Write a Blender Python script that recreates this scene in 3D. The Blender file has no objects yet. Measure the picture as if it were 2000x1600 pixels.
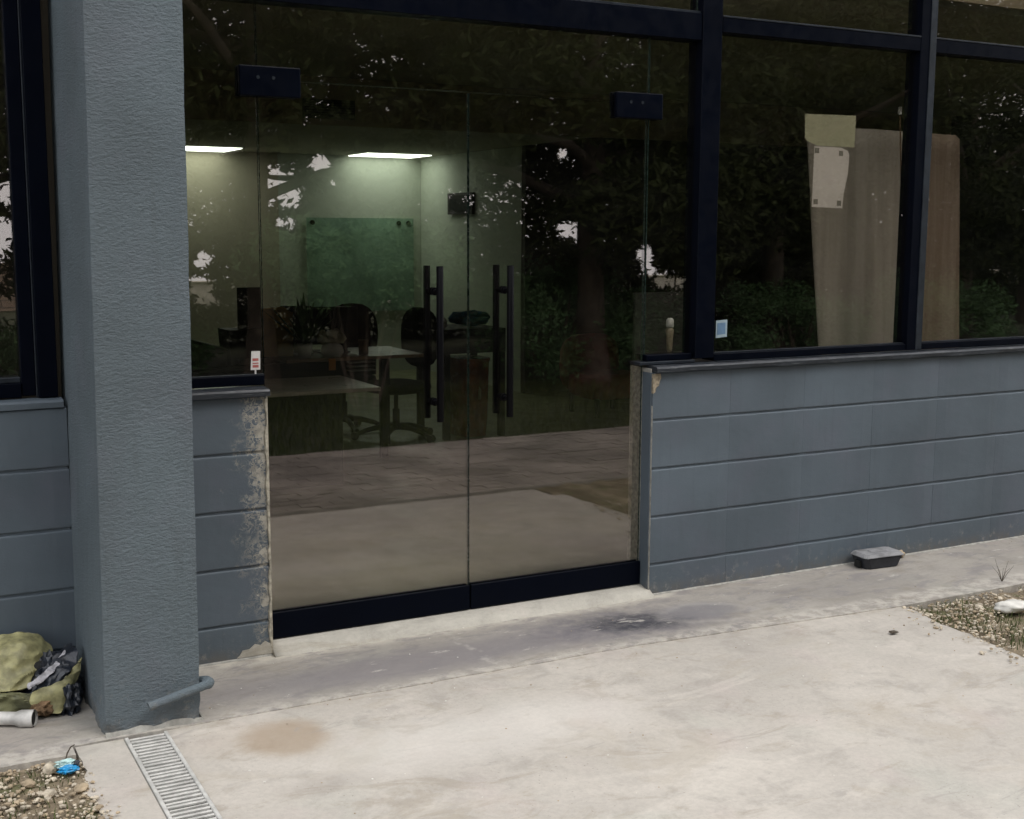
import bpy, bmesh, math, random
import numpy as np
from mathutils import Vector, Matrix, noise

random.seed(7)
rng = np.random.default_rng(11)
SC = bpy.context.scene
COL = SC.collection
R = math.radians

# ------------------------------------------------------------------ camera
cam_d = bpy.data.cameras.new('camera')
cam = bpy.data.objects.new('camera', cam_d)
COL.objects.link(cam)
SC.camera = cam
yaw, pitch, roll = 0.4921863, 0.1411340, 0.0045779
fw = Vector((math.sin(yaw) * math.cos(pitch), math.cos(yaw) * math.cos(pitch), -math.sin(pitch)))
rt = Vector((math.cos(yaw), -math.sin(yaw), 0))
up = rt.cross(fw)
r2 = rt * math.cos(roll) + up * math.sin(roll)
u2 = -rt * math.sin(roll) + up * math.cos(roll)
m = Matrix((r2, u2, -fw)).transposed().to_4x4()
m.translation = Vector((0, -4.1809, 1.5503))
cam.matrix_world = m
cam_d.sensor_width = 36
cam_d.lens = 2469.7 / 2000 * 36
cam_d.clip_start = 0.05
cam_d.clip_end = 1000

# ------------------------------------------------------------------ world, sun, exposure
world = bpy.data.worlds.new('World')
SC.world = world
world.use_nodes = True
wn = world.node_tree
bg = wn.nodes['Background']
sky = wn.nodes.new('ShaderNodeTexSky')
sky.sky_type = 'NISHITA'
sky.sun_disc = False
sky.sun_elevation = R(58)
sky.sun_rotation = R(150)
sky.air_density = 1.6
sky.dust_density = 4.0
# overcast: thick even cloud whitens the clear sky
cloud = wn.nodes.new('ShaderNodeMixRGB')
cloud.inputs['Fac'].default_value = 0.78
cloud.inputs['Color2'].default_value = (16.5, 16.6, 17.0, 1)
wn.links.new(sky.outputs[0], cloud.inputs['Color1'])
wn.links.new(cloud.outputs[0], bg.inputs['Color'])
bg.inputs['Strength'].default_value = 0.15

sun_d = bpy.data.lights.new('sun', 'SUN')
sun_d.energy = 1.0
sun_d.angle = R(18)
sun_d.color = (1.0, 0.965, 0.91)
sun = bpy.data.objects.new('sun', sun_d)
COL.objects.link(sun)
az, el = R(150), R(58)     # azimuth measured from +y towards +x
sd = Vector((math.sin(az) * math.cos(el), math.cos(az) * math.cos(el), math.sin(el)))
sun.rotation_euler = sd.to_track_quat('Z', 'Y').to_euler()
sun.location = (0, -10, 12)

vs = SC.view_settings
vs.view_transform = 'Standard'
vs.look = 'None'
vs.gamma = 1
vs.use_curve_mapping = False
vs.exposure = 0.0
SC.cycles.max_bounces = 10
SC.cycles.transparent_max_bounces = 24
SC.cycles.glossy_bounces = 5
SC.cycles.caustics_reflective = False
SC.cycles.caustics_refractive = False

# ------------------------------------------------------------------ materials
class N:
    """thin wrapper for building node trees"""
    def __init__(s, name):
        s.m = bpy.data.materials.new(name)
        s.m.use_nodes = True
        s.t = s.m.node_tree
        s.b = s.t.nodes['Principled BSDF']
        s.geo = s.t.nodes.new('ShaderNodeNewGeometry')
        s.pos = s.geo.outputs['Position']

    def n(s, typ, **kw):
        x = s.t.nodes.new(typ)
        for k, v in kw.items():
            setattr(x, k, v)
        return x

    def link(s, a, b):
        s.t.links.new(a, b)

    def setin(s, inp, v):
        if isinstance(v, bpy.types.NodeSocket):
            s.link(v, inp)
        else:
            inp.default_value = v

    def scaled(s, sx, sy, sz):
        x = s.n('ShaderNodeMapping')
        x.inputs['Scale'].default_value = (sx, sy, sz)
        s.link(s.pos, x.inputs['Vector'])
        return x.outputs[0]

    def noise(s, scale, detail=4, rough=.55, vec=None, dist=0.0):
        x = s.n('ShaderNodeTexNoise')
        x.inputs['Scale'].default_value = scale
        x.inputs['Detail'].default_value = detail
        x.inputs['Roughness'].default_value = rough
        x.inputs['Distortion'].default_value = dist
        s.link(vec or s.pos, x.inputs['Vector'])
        return x.outputs[0]

    def voronoi(s, scale, vec=None, feature='F1'):
        x = s.n('ShaderNodeTexVoronoi', feature=feature)
        x.inputs['Scale'].default_value = scale
        s.link(vec or s.pos, x.inputs['Vector'])
        return x

    def ramp(s, fac, lo, hi, a=0.0, b=1.0):
        x = s.n('ShaderNodeMapRange', interpolation_type='SMOOTHSTEP')
        s.setin(x.inputs['Value'], fac)
        x.inputs['From Min'].default_value = lo
        x.inputs['From Max'].default_value = hi
        x.inputs['To Min'].default_value = a
        x.inputs['To Max'].default_value = b
        return x.outputs[0]

    def math(s, op, a, b=0.0, clamp=False):
        x = s.n('ShaderNodeMath', operation=op, use_clamp=clamp)
        s.setin(x.inputs[0], a)
        s.setin(x.inputs[1], b)
        return x.outputs[0]

    def mix(s, fac, a, b):
        x = s.n('ShaderNodeMix', data_type='RGBA')
        s.setin(x.inputs['Factor'], fac)
        for i, v in ((6, a), (7, b)):
            if isinstance(v, tuple) and len(v) == 3:
                v = (*v, 1)
            s.setin(x.inputs[i], v)
        return x.outputs[2]

    def xyz(s):
        if not hasattr(s, '_xyz'):
            x = s.n('ShaderNodeSeparateXYZ')
            s.link(s.pos, x.inputs[0])
            s._xyz = x.outputs
        return s._xyz

    def ellipse(s, cx, cy, rx, ry, soft, amp=.35, ns=9.0, rot=0.0):
        """mask 1 inside a noisy ellipse on the ground"""
        o = s.xyz()
        dx = s.math('SUBTRACT', o[0], cx)
        dy = s.math('SUBTRACT', o[1], cy)
        c, q = math.cos(rot), math.sin(rot)
        ax = s.math('ADD', s.math('MULTIPLY', dx, c / rx), s.math('MULTIPLY', dy, q / rx))
        ay = s.math('ADD', s.math('MULTIPLY', dx, -q / ry), s.math('MULTIPLY', dy, c / ry))
        d = s.math('SQRT', s.math('ADD', s.math('MULTIPLY', ax, ax), s.math('MULTIPLY', ay, ay)))
        nz = s.noise(ns, 5, .6)
        d = s.math('ADD', d, s.math('MULTIPLY', s.math('SUBTRACT', nz, .5), amp * 2))
        return s.ramp(d, 1 + soft, 1 - soft)

    def bump(s, h, strength=.3, dist=.01, prev=None):
        x = s.n('ShaderNodeBump')
        x.inputs['Strength'].default_value = strength
        x.inputs['Distance'].default_value = dist
        s.link(h, x.inputs['Height'])
        if prev is not None:
            s.link(prev, x.inputs['Normal'])
        return x.outputs[0]

    def out(s, col=None, rough=.6, nrm=None, **kw):
        if col is not None:
            s.setin(s.b.inputs['Base Color'], (*col, 1) if isinstance(col, tuple) and len(col) == 3 else col)
        s.setin(s.b.inputs['Roughness'], rough)
        if nrm is not None:
            s.link(nrm, s.b.inputs['Normal'])
        for k, v in kw.items():
            s.setin(s.b.inputs[k.replace('_', ' ')], v)
        return s.m


def simple(name, col, rough=.6, var=.25, scale=14, bump=.15, bscale=90, metal=0.0, spec=.5):
    n = N(name)
    f = n.noise(scale, 5)
    dark = tuple(c * (1 - var) for c in col)
    lite = tuple(min(1, c * (1 + var)) for c in col)
    c = n.mix(n.ramp(f, .3, .7), dark, lite)
    nb = n.bump(n.noise(bscale, 3), bump, .004)
    rr = n.ramp(n.noise(scale * 2.3, 3), .3, .7, max(.03, rough - .08), min(1, rough + .08))
    m = n.out(c, rr, nb, Metallic=metal)
    n.b.inputs['Specular IOR Level'].default_value = spec
    return m


M = {}

PAINT = (.086, .109, .131)

def paint_mat(name, base, peel=False, fine=260, stucco=False):
    n = N(name)
    big = n.noise(2.2, 4)
    c = n.mix(n.ramp(big, .3, .7), tuple(v * (.82 if stucco else .88) for v in base), tuple(v * (1.16 if stucco else 1.12) for v in base))
    drip = n.ramp(n.noise(6, 5, .65, n.scaled(4, 4, .35)), .56, .70, 0, .30)
    c = n.mix(drip, c, (base[0] * .72, base[1] * .70, base[2] * .66))
    oi = n.n('ShaderNodeObjectInfo')
    c = n.mix(n.ramp(oi.outputs['Random'], 0, 1, 0, .16), c, tuple(v * .55 for v in base))
    pore = n.math('MULTIPLY', n.ramp(n.noise(210, 3, .6), .63, .70), n.ramp(n.noise(8, 3), .42, .6, .15, .6))
    c = n.mix(pore, c, tuple(v * .55 for v in base))
    # faint violet / green cast patches of the paint film
    c = n.mix(n.ramp(n.noise(3.7, 3), .45, .75, 0, .3), c, (base[0] * 1.28, base[1] * 1.02, base[2] * 1.1))
    # small pale scuffs
    sc = n.ramp(n.noise(75, 6, .7), .70, .74)
    sc = n.math('MULTIPLY', sc, n.ramp(n.noise(4.5, 3), .5, .62))
    c = n.mix(n.math('MULTIPLY', sc, .5), c, (.32, .33, .32))
    # pale dust splashed low down
    o = n.xyz()
    low = n.ramp(o[2], .26 if stucco else .19, .06)
    dust = n.math('MULTIPLY', low, n.ramp(n.noise(26, 6, .7), .52, .68))
    c = n.mix(n.math('MULTIPLY', dust, .6), c, (.30, .28, .25))
    c = n.mix(n.math('MULTIPLY', n.ramp(o[2], .13, .065), n.ramp(n.noise(15, 5, .7), .35, .6, .1, .6)), c, (.12, .105, .085))
    rough = .62
    if stucco:
        st = n.noise(120, 5, .7, n.scaled(.55, .55, 1.1), .25)
        lump = n.noise(15, 3, .5, n.scaled(.7, .7, 1.1))
        nb = n.bump(lump, .25, .007)
        nb = n.bump(n.ramp(st, .32, .70), .6, .0052, nb)
        nb = n.bump(n.noise(300, 2), .2, .001, nb)
        c = n.mix(n.ramp(st, .32, .50, .30, 0), c, tuple(v * .62 for v in base))
    else:
        nb = n.bump(n.noise(9, 5, .6, n.scaled(1, 1, 1.6)), .35, .006)
        nb = n.bump(n.noise(fine, 3, .65), .32, .0013, nb)
    if peel:
        edge = n.ramp(o[0], 1.10, 1.285)
        k = n.math('SUBTRACT', n.noise(13, 5, .6), .5)
        row = n.ramp(n.noise(3.1, 2), .34, .62)
        v = n.math('ADD', n.math('ADD', n.math('MULTIPLY', edge, .68), n.math('MULTIPLY', k, 1.5)), n.math('MULTIPLY', row, .12))
        region = n.math('MULTIPLY', n.ramp(v, .30, .66), n.ramp(o[2], .30, .80, .35, 1))
        vein = n.ramp(n.math('ABSOLUTE', n.math('SUBTRACT', n.noise(42, 6, .68, None, .7), .5)), .055, .030)
        solid = n.ramp(n.math('ADD', v, n.math('MULTIPLY', n.math('SUBTRACT', n.noise(90, 4, .7), .5), .7)), .80, .86)
        fac = n.math('MAXIMUM', n.math('MULTIPLY', region, vein), solid)
        bare = n.mix(n.ramp(n.noise(40, 4), .35, .65), (.25, .235, .20), (.42, .39, .325))
        c = n.mix(n.math('MULTIPLY', fac, .9), c, bare)
        nb = n.bump(fac, .5, -.002, nb)
    return n.out(c, rough, nb)


M['paint'] = paint_mat('blue_grey_wall_paint', PAINT)
M['peel'] = paint_mat('blue_grey_wall_paint_peeling', PAINT, peel=True)
M['stucco'] = paint_mat('blue_grey_textured_render', (.105, .134, .151), stucco=True)
M['mortar_edge'] = simple('bare_mortar', (.42, .385, .31), .9, .3, 60, .6, 150)
M['chip_tan'] = simple('tan_bare_block', (.27, .225, .16), .9, .35, 70, .6, 150)
M['cement'] = simple('grey_cement', (.30, .29, .26), .85, .25, 30, .5, 120)
M['frame'] = simple('black_powder_coat', (.0016, .0026, .0062), .42, .08, 8, .0, 60, spec=.05)
M['frame_edge'] = simple('black_edge_highlight', (.014, .018, .024), .4, .3, 20, .1, 120, spec=.3)  # lighter black puts the frames' highlight lines into the colour
M['handle'] = simple('matt_black_steel', (.0025, .0025, .0035), .45, .1, 20, .0, 80, spec=.08)
M['hole'] = simple('inside_shade', (.008, .008, .007), .9, .2, 20, .1, 60)  # near-black puts the shade inside bores and openings into the colour


def flashing_mat():
    n = N('black_flashing_scratched')
    v = n.scaled(3, 30, 60)
    s = n.ramp(n.noise(4.5, 7, .72, v), .54, .66)
    g = n.math('MULTIPLY', s, n.ramp(n.noise(6, 3), .42, .62))
    c = n.mix(n.math('MULTIPLY', g, .75), (.014, .018, .024), (.17, .175, .18))
    return n.out(c, n.ramp(n.noise(20, 3), .3, .7, .35, .6), n.bump(n.noise(40, 4, .6, n.scaled(1, 6, 6)), .4, .004))


M['flash'] = flashing_mat()


def glass_mat(name, refl, tint, wob=.0005):
    n = N(name)
    t = n.t
    t.nodes.remove(n.b)
    out = t.nodes['Material Output']
    tr = n.n('ShaderNodeBsdfTransparent')
    tr.inputs[0].default_value = (*tint, 1)
    gl = n.n('ShaderNodeBsdfGlossy')
    gl.inputs['Roughness'].default_value = 0.007
    gl.inputs['Color'].default_value = (.97, .90, .88, 1)
    b = n.bump(n.noise(1.6, 2, .4), 1.0, wob)
    n.link(b, gl.inputs['Normal'])
    lw_ = n.n('ShaderNodeLayerWeight')
    lw_.inputs['Blend'].default_value = .5
    f = n.math('ADD', n.math('MULTIPLY', n.math('POWER', lw_.outputs['Facing'], 4.0), .5), refl)
    # faint wiped dust film
    mx = n.n('ShaderNodeMixShader')
    n.link(f, mx.inputs[0])
    n.link(tr.outputs[0], mx.inputs[1])
    n.link(gl.outputs[0], mx.inputs[2])
    df = n.n('ShaderNodeBsdfDiffuse')
    df.inputs['Color'].default_value = (.25, .25, .22, 1)
    mx2 = n.n('ShaderNodeMixShader')
    n.link(n.ramp(n.noise(5, 6, .65, n.scaled(1, 1, 2.2)),   .35, .8, .001, .008), mx2.inputs[0])
    n.link(mx.outputs[0], mx2.inputs[1])
    n.link(df.outputs[0], mx2.inputs[2])
    n.link(mx2.outputs[0], out.inputs['Surface'])
    return n.m


M['glass'] = glass_mat('tinted_glass', .12, (.85, .84, .815))
M['glass_edge'] = simple('glass_edge_green', (.035, .055, .045), .25, .2, 30, .02, 60)


def concrete_mat(name, base, kind):
    n = N(name)
    o = n.xyz()
    big = n.noise(1.3, 5, .6)
    mid = n.noise(7, 6, .62, dist=.4)
    fine = n.noise(60, 5, .7)
    c = n.mix(n.ramp(big, .3, .7), tuple(v * .86 for v in base), tuple(v * 1.08 for v in base))
    c = n.mix(n.ramp(mid, .48, .70, 0, .6), c, tuple(v * .70 for v in base))
    c = n.mix(n.ramp(n.noise(4.2, 6, .7, n.scaled(.6, 1.2, 1), 1.2), .54, .66, 0, .5), c, (base[0] * .66, base[1] * .62, base[2] * .55))
    # trowel smears, pale laitance and faint green / pink casts
    sm = n.noise(3.2, 6, .65, n.scaled(.5, 1.3, 1), .9)
    c = n.mix(n.ramp(sm, .55, .7, 0, .45), c, tuple(min(.85, v * 1.25) for v in base))
    c = n.mix(n.ramp(n.noise(2.1, 3), .55, .75, 0, .35), c, (base[0] * .90, base[1] * 1.0, base[2] * .98))
    c = n.mix(n.ramp(n.noise(2.9, 3, .5, n.scaled(1.3, 1, 1)), .55, .75, 0, .3), c, (base[0] * 1.06, base[1] * .97, base[2] * 1.02))
    spots = n.ramp(n.noise(38, 3, .6), .71, .76, 0, .35)
    c = n.mix(spots, c, tuple(v * .5 for v in base))
    c = n.mix(n.ramp(fine, .35, .65, .12, 0), c, (.1, .095, .085))
    pit = n.math('MULTIPLY', n.ramp(n.voronoi(48).outputs['Distance'], .13, .08), n.ramp(n.noise(3.3, 4), .48, .62, 0, .55))
    c = n.mix(pit, c, (.15, .14, .12))
    c = n.mix(n.ramp(n.noise(190, 3, .6), .58, .72, 0, .22), c, (.17, .155, .135))
    if kind == 'slab':
        st = n.ellipse(1.10, -.71, .125, .125, .35, .32, 12)
        st2 = n.ellipse(1.02, -.66, .20, .10, .6, .3, 9)
        c = n.mix(n.math('MULTIPLY', st, .68), c, (.30, .225, .15))
        c = n.mix(n.math('MULTIPLY', st2, .18), c, (.34, .26, .19))
        grime = n.ellipse(1.12, -1.05, .14, .05, .6, .4, 14)
        c = n.mix(n.math('MULTIPLY', grime, .3), c, (.24, .21, .18))
        seam = n.math('MULTIPLY', n.ramp(o[1], -.60, -.52), n.ramp(n.noise(12, 5, .7), .4, .65))
        c = n.mix(n.math('MULTIPLY', seam, .22), c, (.28, .25, .22))
        warm = n.ramp(n.noise(1.9, 6, .68, n.scaled(1, 1.5, 1), .6), .53, .66, 0, .38)
        c = n.mix(warm, c, (.36, .315, .25))
        scuff = n.ramp(n.noise(5.5, 7, .76, n.scaled(.45, 1.7, 1), 1.0), .60, .66, 0, .45)
        c = n.mix(scuff, c, (.29, .27, .245))
        pale = n.ellipse(1.65, -.93, .5, .16, .6, .5, 5)
        c = n.mix(n.math('MULTIPLY', pale, .3), c, (.72, .68, .63))
    if kind == 'apron':
        dk = n.ellipse(2.58, -.27, .40, .17, .55, .45, 10, -.15)
        dk2 = n.ellipse(2.64, -.28, .20, .095, .6, .55, 20, -.15)
        dk3 = n.ellipse(1.75, -.30, .85, .12, .6, .5, 7)
        dk4 = n.ellipse(2.95, -.27, .16, .10, .3, .2, 12)
        c = n.mix(n.math('MULTIPLY', dk3, .75), c, (.19, .175, .18))
        c = n.mix(n.math('MULTIPLY', n.math('MULTIPLY', dk, n.ramp(n.noise(19, 6, .7), .3, .62, .35, 1)), .8), c, (.12, .112, .128))
        brk = n.ramp(n.noise(24, 7, .75), .32, .60, .45, 1)
        c = n.mix(n.math('MULTIPLY', n.math('MULTIPLY', dk2, brk), .95), c, (.028, .029, .038))
        c = n.mix(n.math('MULTIPLY', dk4, .6), c, (.17, .165, .175))
        cream = n.math('MULTIPLY', n.ramp(o[1], -.11, -.02), n.ramp(o[0], 3.05, 2.9))
        cream = n.math('MULTIPLY', cream, n.ramp(n.noise(9, 6, .7), .30, .6))
        c = n.mix(n.math('MULTIPLY', cream, .8), c, (.56, .52, .44))
        # pale cement run along the patched joints
        l1 = n.math('ABSOLUTE', n.math('SUBTRACT', o[0], n.math('ADD', 1.94, n.math('MULTIPLY', n.math('SUBTRACT', n.noise(11, 4), .5), .10))))
        c = n.mix(n.math('MULTIPLY', n.ramp(l1, .022, .004), n.ramp(n.noise(20, 4), .4, .65, 0, .35)), c, (.55, .52, .46))
        blot = n.ramp(n.noise(8.5, 7, .72, n.scaled(.7, 1.5, 1), .5), .50, .62)
        c = n.mix(n.math('MULTIPLY', blot, .6), c, (.20, .185, .185))
        lime = n.ramp(n.noise(11, 7, .74, n.scaled(.6, 1.6, 1)), .60, .68)
        c = n.mix(n.math('MULTIPLY', lime, .75), c, (.50, .47, .42))
        ring_o = n.ellipse(2.95, -.30, .21, .13, .16, .42, 6, -.2)
        ring_i = n.ellipse(2.95, -.30, .175, .10, .20, .42, 6, -.2)
        c = n.mix(n.math('MULTIPLY', n.math('SUBTRACT', ring_o, ring_i, True), .24), c, (.50, .47, .43))
        frs = n.math('MULTIPLY', n.ramp(o[1], -.42, -.5), n.ramp(n.noise(16, 5, .7), .4, .62))
        c = n.mix(n.math('MULTIPLY', frs, .6), c, (.54, .50, .44))
        wet = n.ellipse(3.5, -.25, .6, .10, .7, .5, 6)
        c = n.mix(n.math('MULTIPLY', wet, .2), c, (.2, .19, .19))
    nb = n.bump(n.noise(2.5, 4), .25, .02)
    nb = n.bump(mid, .3, .006, nb)
    nb = n.bump(n.noise(110, 4, .7), .4, .0018, nb)
    return n.out(c, n.ramp(mid, .3, .7, .72, .92), nb)


M['slab'] = concrete_mat('pale_slab_concrete', (.468, .430, .380), 'slab')
M['apron'] = concrete_mat('grey_apron_concrete', (.335, .308, .272), 'apron')
M['threshold'] = concrete_mat('cream_cement', (.45, .425, .37), 'thr')


def soil_mat():
    n = N('soil')
    c = n.mix(n.ramp(n.noise(5, 5, .6), .35, .65), (.13, .10, .063), (.27, .215, .145))
    c = n.mix(n.ramp(n.noise(9, 4, .6), .5, .65, 0, .7), c, (.11, .115, .045))
    c = n.mix(n.ramp(n.voronoi(75).outputs['Distance'], .25, .1, 0, .5), c, (.38, .33, .25))
    nb = n.bump(n.noise(16, 5, .6), .8, .03)
    nb = n.bump(n.noise(110, 4, .7), .8, .006, nb)
    return n.out(c, .95, nb)


M['soil'] = soil_mat()
M['stone_pale'] = simple('pale_stone', (.46, .40, .31), .85, .3, 25, .5, 70)
M['stone_tan'] = simple('tan_stone', (.33, .26, .175), .9, .35, 22, .5, 80)
M['stone_white'] = simple('whitish_stone', (.62, .60, .55), .8, .15, 22, .4, 70)


def grass_ground():
    n = N('grass_ground')
    c = n.mix(n.ramp(n.noise(2.0, 5), .35, .65), (.026, .034, .011), (.05, .06, .02))
    c = n.mix(n.ramp(n.noise(9, 5), .5, .7, 0, .5), c, (.075, .065, .035))
    nb = n.bump(n.noise(60, 4, .7), .9, .02)
    return n.out(c, .95, nb)


M['grass_ground'] = grass_ground()


def leaf_mat(name, a, b):
    n = N(name)
    t = n.t
    c = n.mix(n.ramp(n.noise(2.3, 4), .35, .65), a, b)
    c = n.mix(n.ramp(n.noise(40, 2), .4, .7, 0, .5), c, tuple(v * 1.5 for v in b))
    n.out(c, .8)
    n.b.inputs['Specular IOR Level'].default_value = .15
    tl = n.n('ShaderNodeBsdfTranslucent')
    n.link(c, tl.inputs[0])
    mx = n.n('ShaderNodeMixShader')
    mx.inputs[0].default_value = .12
    n.link(n.b.outputs[0], mx.inputs[1])
    n.link(tl.outputs[0], mx.inputs[2])
    n.link(mx.outputs[0], t.nodes['Material Output'].inputs['Surface'])
    return n.m


M['leaf_dark'] = leaf_mat('tree_leaf', (.024, .031, .010), (.044, .056, .018))
M['leaf_shrub'] = leaf_mat('shrub_leaf', (.065, .115, .045), (.12, .21, .09))
M['bark'] = simple('bark', (.075, .058, .04), .95, .4, 9, .9, 30)
M['grass_blade'] = leaf_mat('grass_blade', (.045, .062, .02), (.085, .10, .036))
M['paver'] = simple('clay_paver', (.265, .232, .20), .85, .35, 1.7, .4, 90)
M['kerb'] = simple('kerb_concrete', (.15, .135, .115), .9, .25, 8, .5, 60)


def brick_mat():
    n = N('sandy_brick')
    br = n.n('ShaderNodeTexBrick')
    br.inputs['Scale'].default_value = 1
    br.inputs['Brick Width'].default_value = .44
    br.inputs['Row Height'].default_value = .15
    br.inputs['Mortar Size'].default_value = .012
    br.inputs['Color1'].default_value = (.62, .47, .36, 1)
    br.inputs['Color2'].default_value = (.52, .38, .28, 1)
    br.inputs['Mortar'].default_value = (.30, .24, .19, 1)
    cb = n.n('ShaderNodeCombineXYZ')
    o = n.xyz()
    n.link(o[0], cb.inputs[0])
    n.link(o[2], cb.inputs[1])
    n.link(cb.outputs[0], br.inputs['Vector'])
    return n.out(br.outputs['Color'], .9, n.bump(br.outputs['Fac'], .5, -.01))


M['sand_brick'] = brick_mat()
M['cream_render'] = simple('cream_render', (.74, .69, .57), .8, .15, 2, .2, 20)

# interior
M['int_wall'] = simple('pale_green_interior_wall', (.46, .50, .41), .8, .05, 2, .05, 60)
M['int_beige'] = simple('beige_interior_wall', (.42, .39, .29), .8, .05, 2, .05, 60)
M['int_dark'] = simple('dark_brown_interior_wall', (.040, .032, .022), .85, .2, 2, .1, 40)
M['int_ceiling'] = simple('interior_ceiling', (.42, .40, .33), .85, .05, 2, .05, 60)
M['int_bulk'] = simple('bulkhead_paint', (.34, .28, .19), .85, .1, 2, .05, 60)
M['int_floor'] = simple('interior_floor', (.17, .18, .09), .45, .15, 3, .05, 50)
M['black_plastic'] = simple('black_plastic', (.005, .005, .006), .5, .25, 12, .05, 70, spec=.12)
M['black_fabric'] = simple('black_fabric', (.006, .006, .008), .95, .25, 30, .5, 300, spec=.05)
M['wood_top'] = simple('wood_laminate', (.30, .20, .12), .35, .2, 6, .05, 60)
M['pale_top'] = simple('pale_laminate', (.42, .37, .31), .35, .1, 6, .05, 60)
M['white_stuff'] = simple('white_plastic', (.62, .62, .58), .5, .1, 12, .1, 60)
M['yellow'] = simple('yellow_paper', (.42, .25, .04), .7, .15, 10, .05, 60)
M['orange'] = simple('orange_plastic', (.62, .22, .02), .5, .1, 10, .05, 60)
M['blue_cloth'] = simple('blue_cloth', (.03, .17, .32), .85, .3, 14, .5, 60)
M['amber'] = simple('amber_plastic', (.28, .075, .025), .22, .4, 9, .1, 20)
M['red_cloth'] = simple('dark_red_cloth', (.26, .04, .03), .9, .2, 10, .4, 80)
M['board_glass'] = simple('green_glass_board', (.20, .31, .23), .25, .3, 2.6, .05, 8)
M['cream_petal'] = simple('cream_petal', (.55, .52, .38), .7, .15, 20, .2, 60)
M['steel'] = simple('galvanised_steel', (.42, .42, .40), .5, .2, 30, .2, 90, metal=.6)
M['grate_rail'] = simple('dusty_grate_metal', (.50, .49, .46), .7, .18, 26, .3, 120, metal=.15)
M['bottle_body'] = simple('tan_bottle', (.40, .34, .24), .4, .15, 20, .05, 60)
M['bottle_cap'] = simple('white_cap', (.8, .8, .76), .45, .05, 20, .05, 60)
M['desk_shade_green'] = simple('desk_shade_green', (.008, .016, .007), .6, .3, 5, .05, 60)
M['dark_panel'] = simple('dark_grey_panel', (.028, .025, .022), .7, .15, 5, .1, 60)


def sheet_mat(name, a, b):
    n = N(name)
    f = n.noise(3.5, 5, .55, n.scaled(3.2, 1, .18))
    c = n.mix(n.ramp(f, .38, .62), a, b)
    return n.out(c, .8, n.bump(n.noise(10, 3, .5, n.scaled(3, 1, .3)), .2, .01))


M['sheet_beige'] = sheet_mat('beige_board', (.32, .285, .24), (.42, .38, .325))
M['sheet_brown'] = sheet_mat('brown_board', (.24, .175, .13), (.34, .265, .21))
M['paper_green'] = simple('pale_green_paper', (.50, .49, .33), .85, .05, 14, .1, 40)
M['paper_white'] = simple('white_paper', (.82, .76, .71), .85, .04, 14, .1, 40)
M['tape'] = simple('grey_tape', (.26, .24, .21), .6, .1, 40, .05, 60)
M['blue_film'] = simple('blue_sticker', (.12, .20, .30), .4, .1, 30, .05, 60)
M['pale_blue'] = simple('pale_sticker_border', (.30, .38, .42), .4, .1, 30, .05, 60)
M['tag_white'] = simple('white_sticker', (.62, .60, .58), .5, .06, 30, .05, 60)
M['tag_red'] = simple('red_print', (.38, .10, .09), .5, .1, 30, .05, 60)
M['bait_black'] = simple('dusty_black_plastic', (.016, .018, .024), .5, .3, 20, .2, 60)
M['bait_top'] = simple('dusty_grey_lid', (.19, .19, .195), .8, .35, 14, .3, 60)
M['pvc'] = simple('dusty_white_pvc', (.44, .43, .41), .5, .35, 16, .1, 60)
M['sack_yellow'] = simple('yellow_green_sack', (.26, .245, .12), .55, .38, 26, .3, 60)
M['sack_olive'] = simple('olive_sack', (.11, .11, .055), .6, .5, 26, .3, 60)
M['sack_black'] = simple('black_plastic_bag', (.012, .015, .022), .32, .5, 20, .4, 60)
M['tape_grey'] = simple('silver_strap', (.36, .35, .37), .5, .4, 40, .4, 120)
M['sack_brown'] = simple('brown_rag', (.17, .105, .055), .9, .4, 20, .5, 90)
M['blue_plastic'] = simple('bright_blue_plastic', (.01, .22, .46), .4, .3, 40, .3, 60)
M['aqua_plastic'] = simple('pale_aqua_plastic', (.40, .55, .53), .4, .2, 40, .3, 60)


def emis(name, col, s):
    n = N(name)
    n.out((.8, .8, .8), .6)
    n.b.inputs['Emission Color'].default_value = (*col, 1)
    n.b.inputs['Emission Strength'].default_value = s
    return n.m


M['lamp'] = emis('led_diffuser', (.90, 1.0, .90), 5.5)

# ------------------------------------------------------------------ helpers
def newbm():
    return bmesh.new()


def finish(name, bm, mat, parent=None, smooth=False, loc=None):
    me = bpy.data.meshes.new(name)
    if parent is not None and loc is None:
        bmesh.ops.translate(bm, verts=bm.verts, vec=-Vector(parent_world(parent)))
    bm.normal_update()
    bm.to_mesh(me)
    bm.free()
    mats = mat if isinstance(mat, (list, tuple)) else [mat]
    for q in mats:
        me.materials.append(M[q])
    if smooth:
        me.polygons.foreach_set('use_smooth', [True] * len(me.polygons))
    o = bpy.data.objects.new(name, me)
    COL.objects.link(o)
    if parent is not None:
        o.parent = parent
    if loc is not None:
        o.location = loc
    return o


def parent_world(p):
    v = Vector((0, 0, 0))
    while p is not None:
        v += p.location
        p = p.parent
    return v


def tag(o, label, cat, group=None):
    o['label'] = label
    o['category'] = cat
    if group:
        o['group'] = group
    return o


def thing(name, label, cat, loc=(0, 0, 0), group=None):
    o = bpy.data.objects.new(name, None)
    o.empty_display_size = .1
    COL.objects.link(o)
    o.location = loc
    return tag(o, label, cat, group)


def struct(name, bm, mat, smooth=False):
    o = finish(name, bm, mat, None, smooth)
    o['kind'] = 'structure'
    return o


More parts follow.
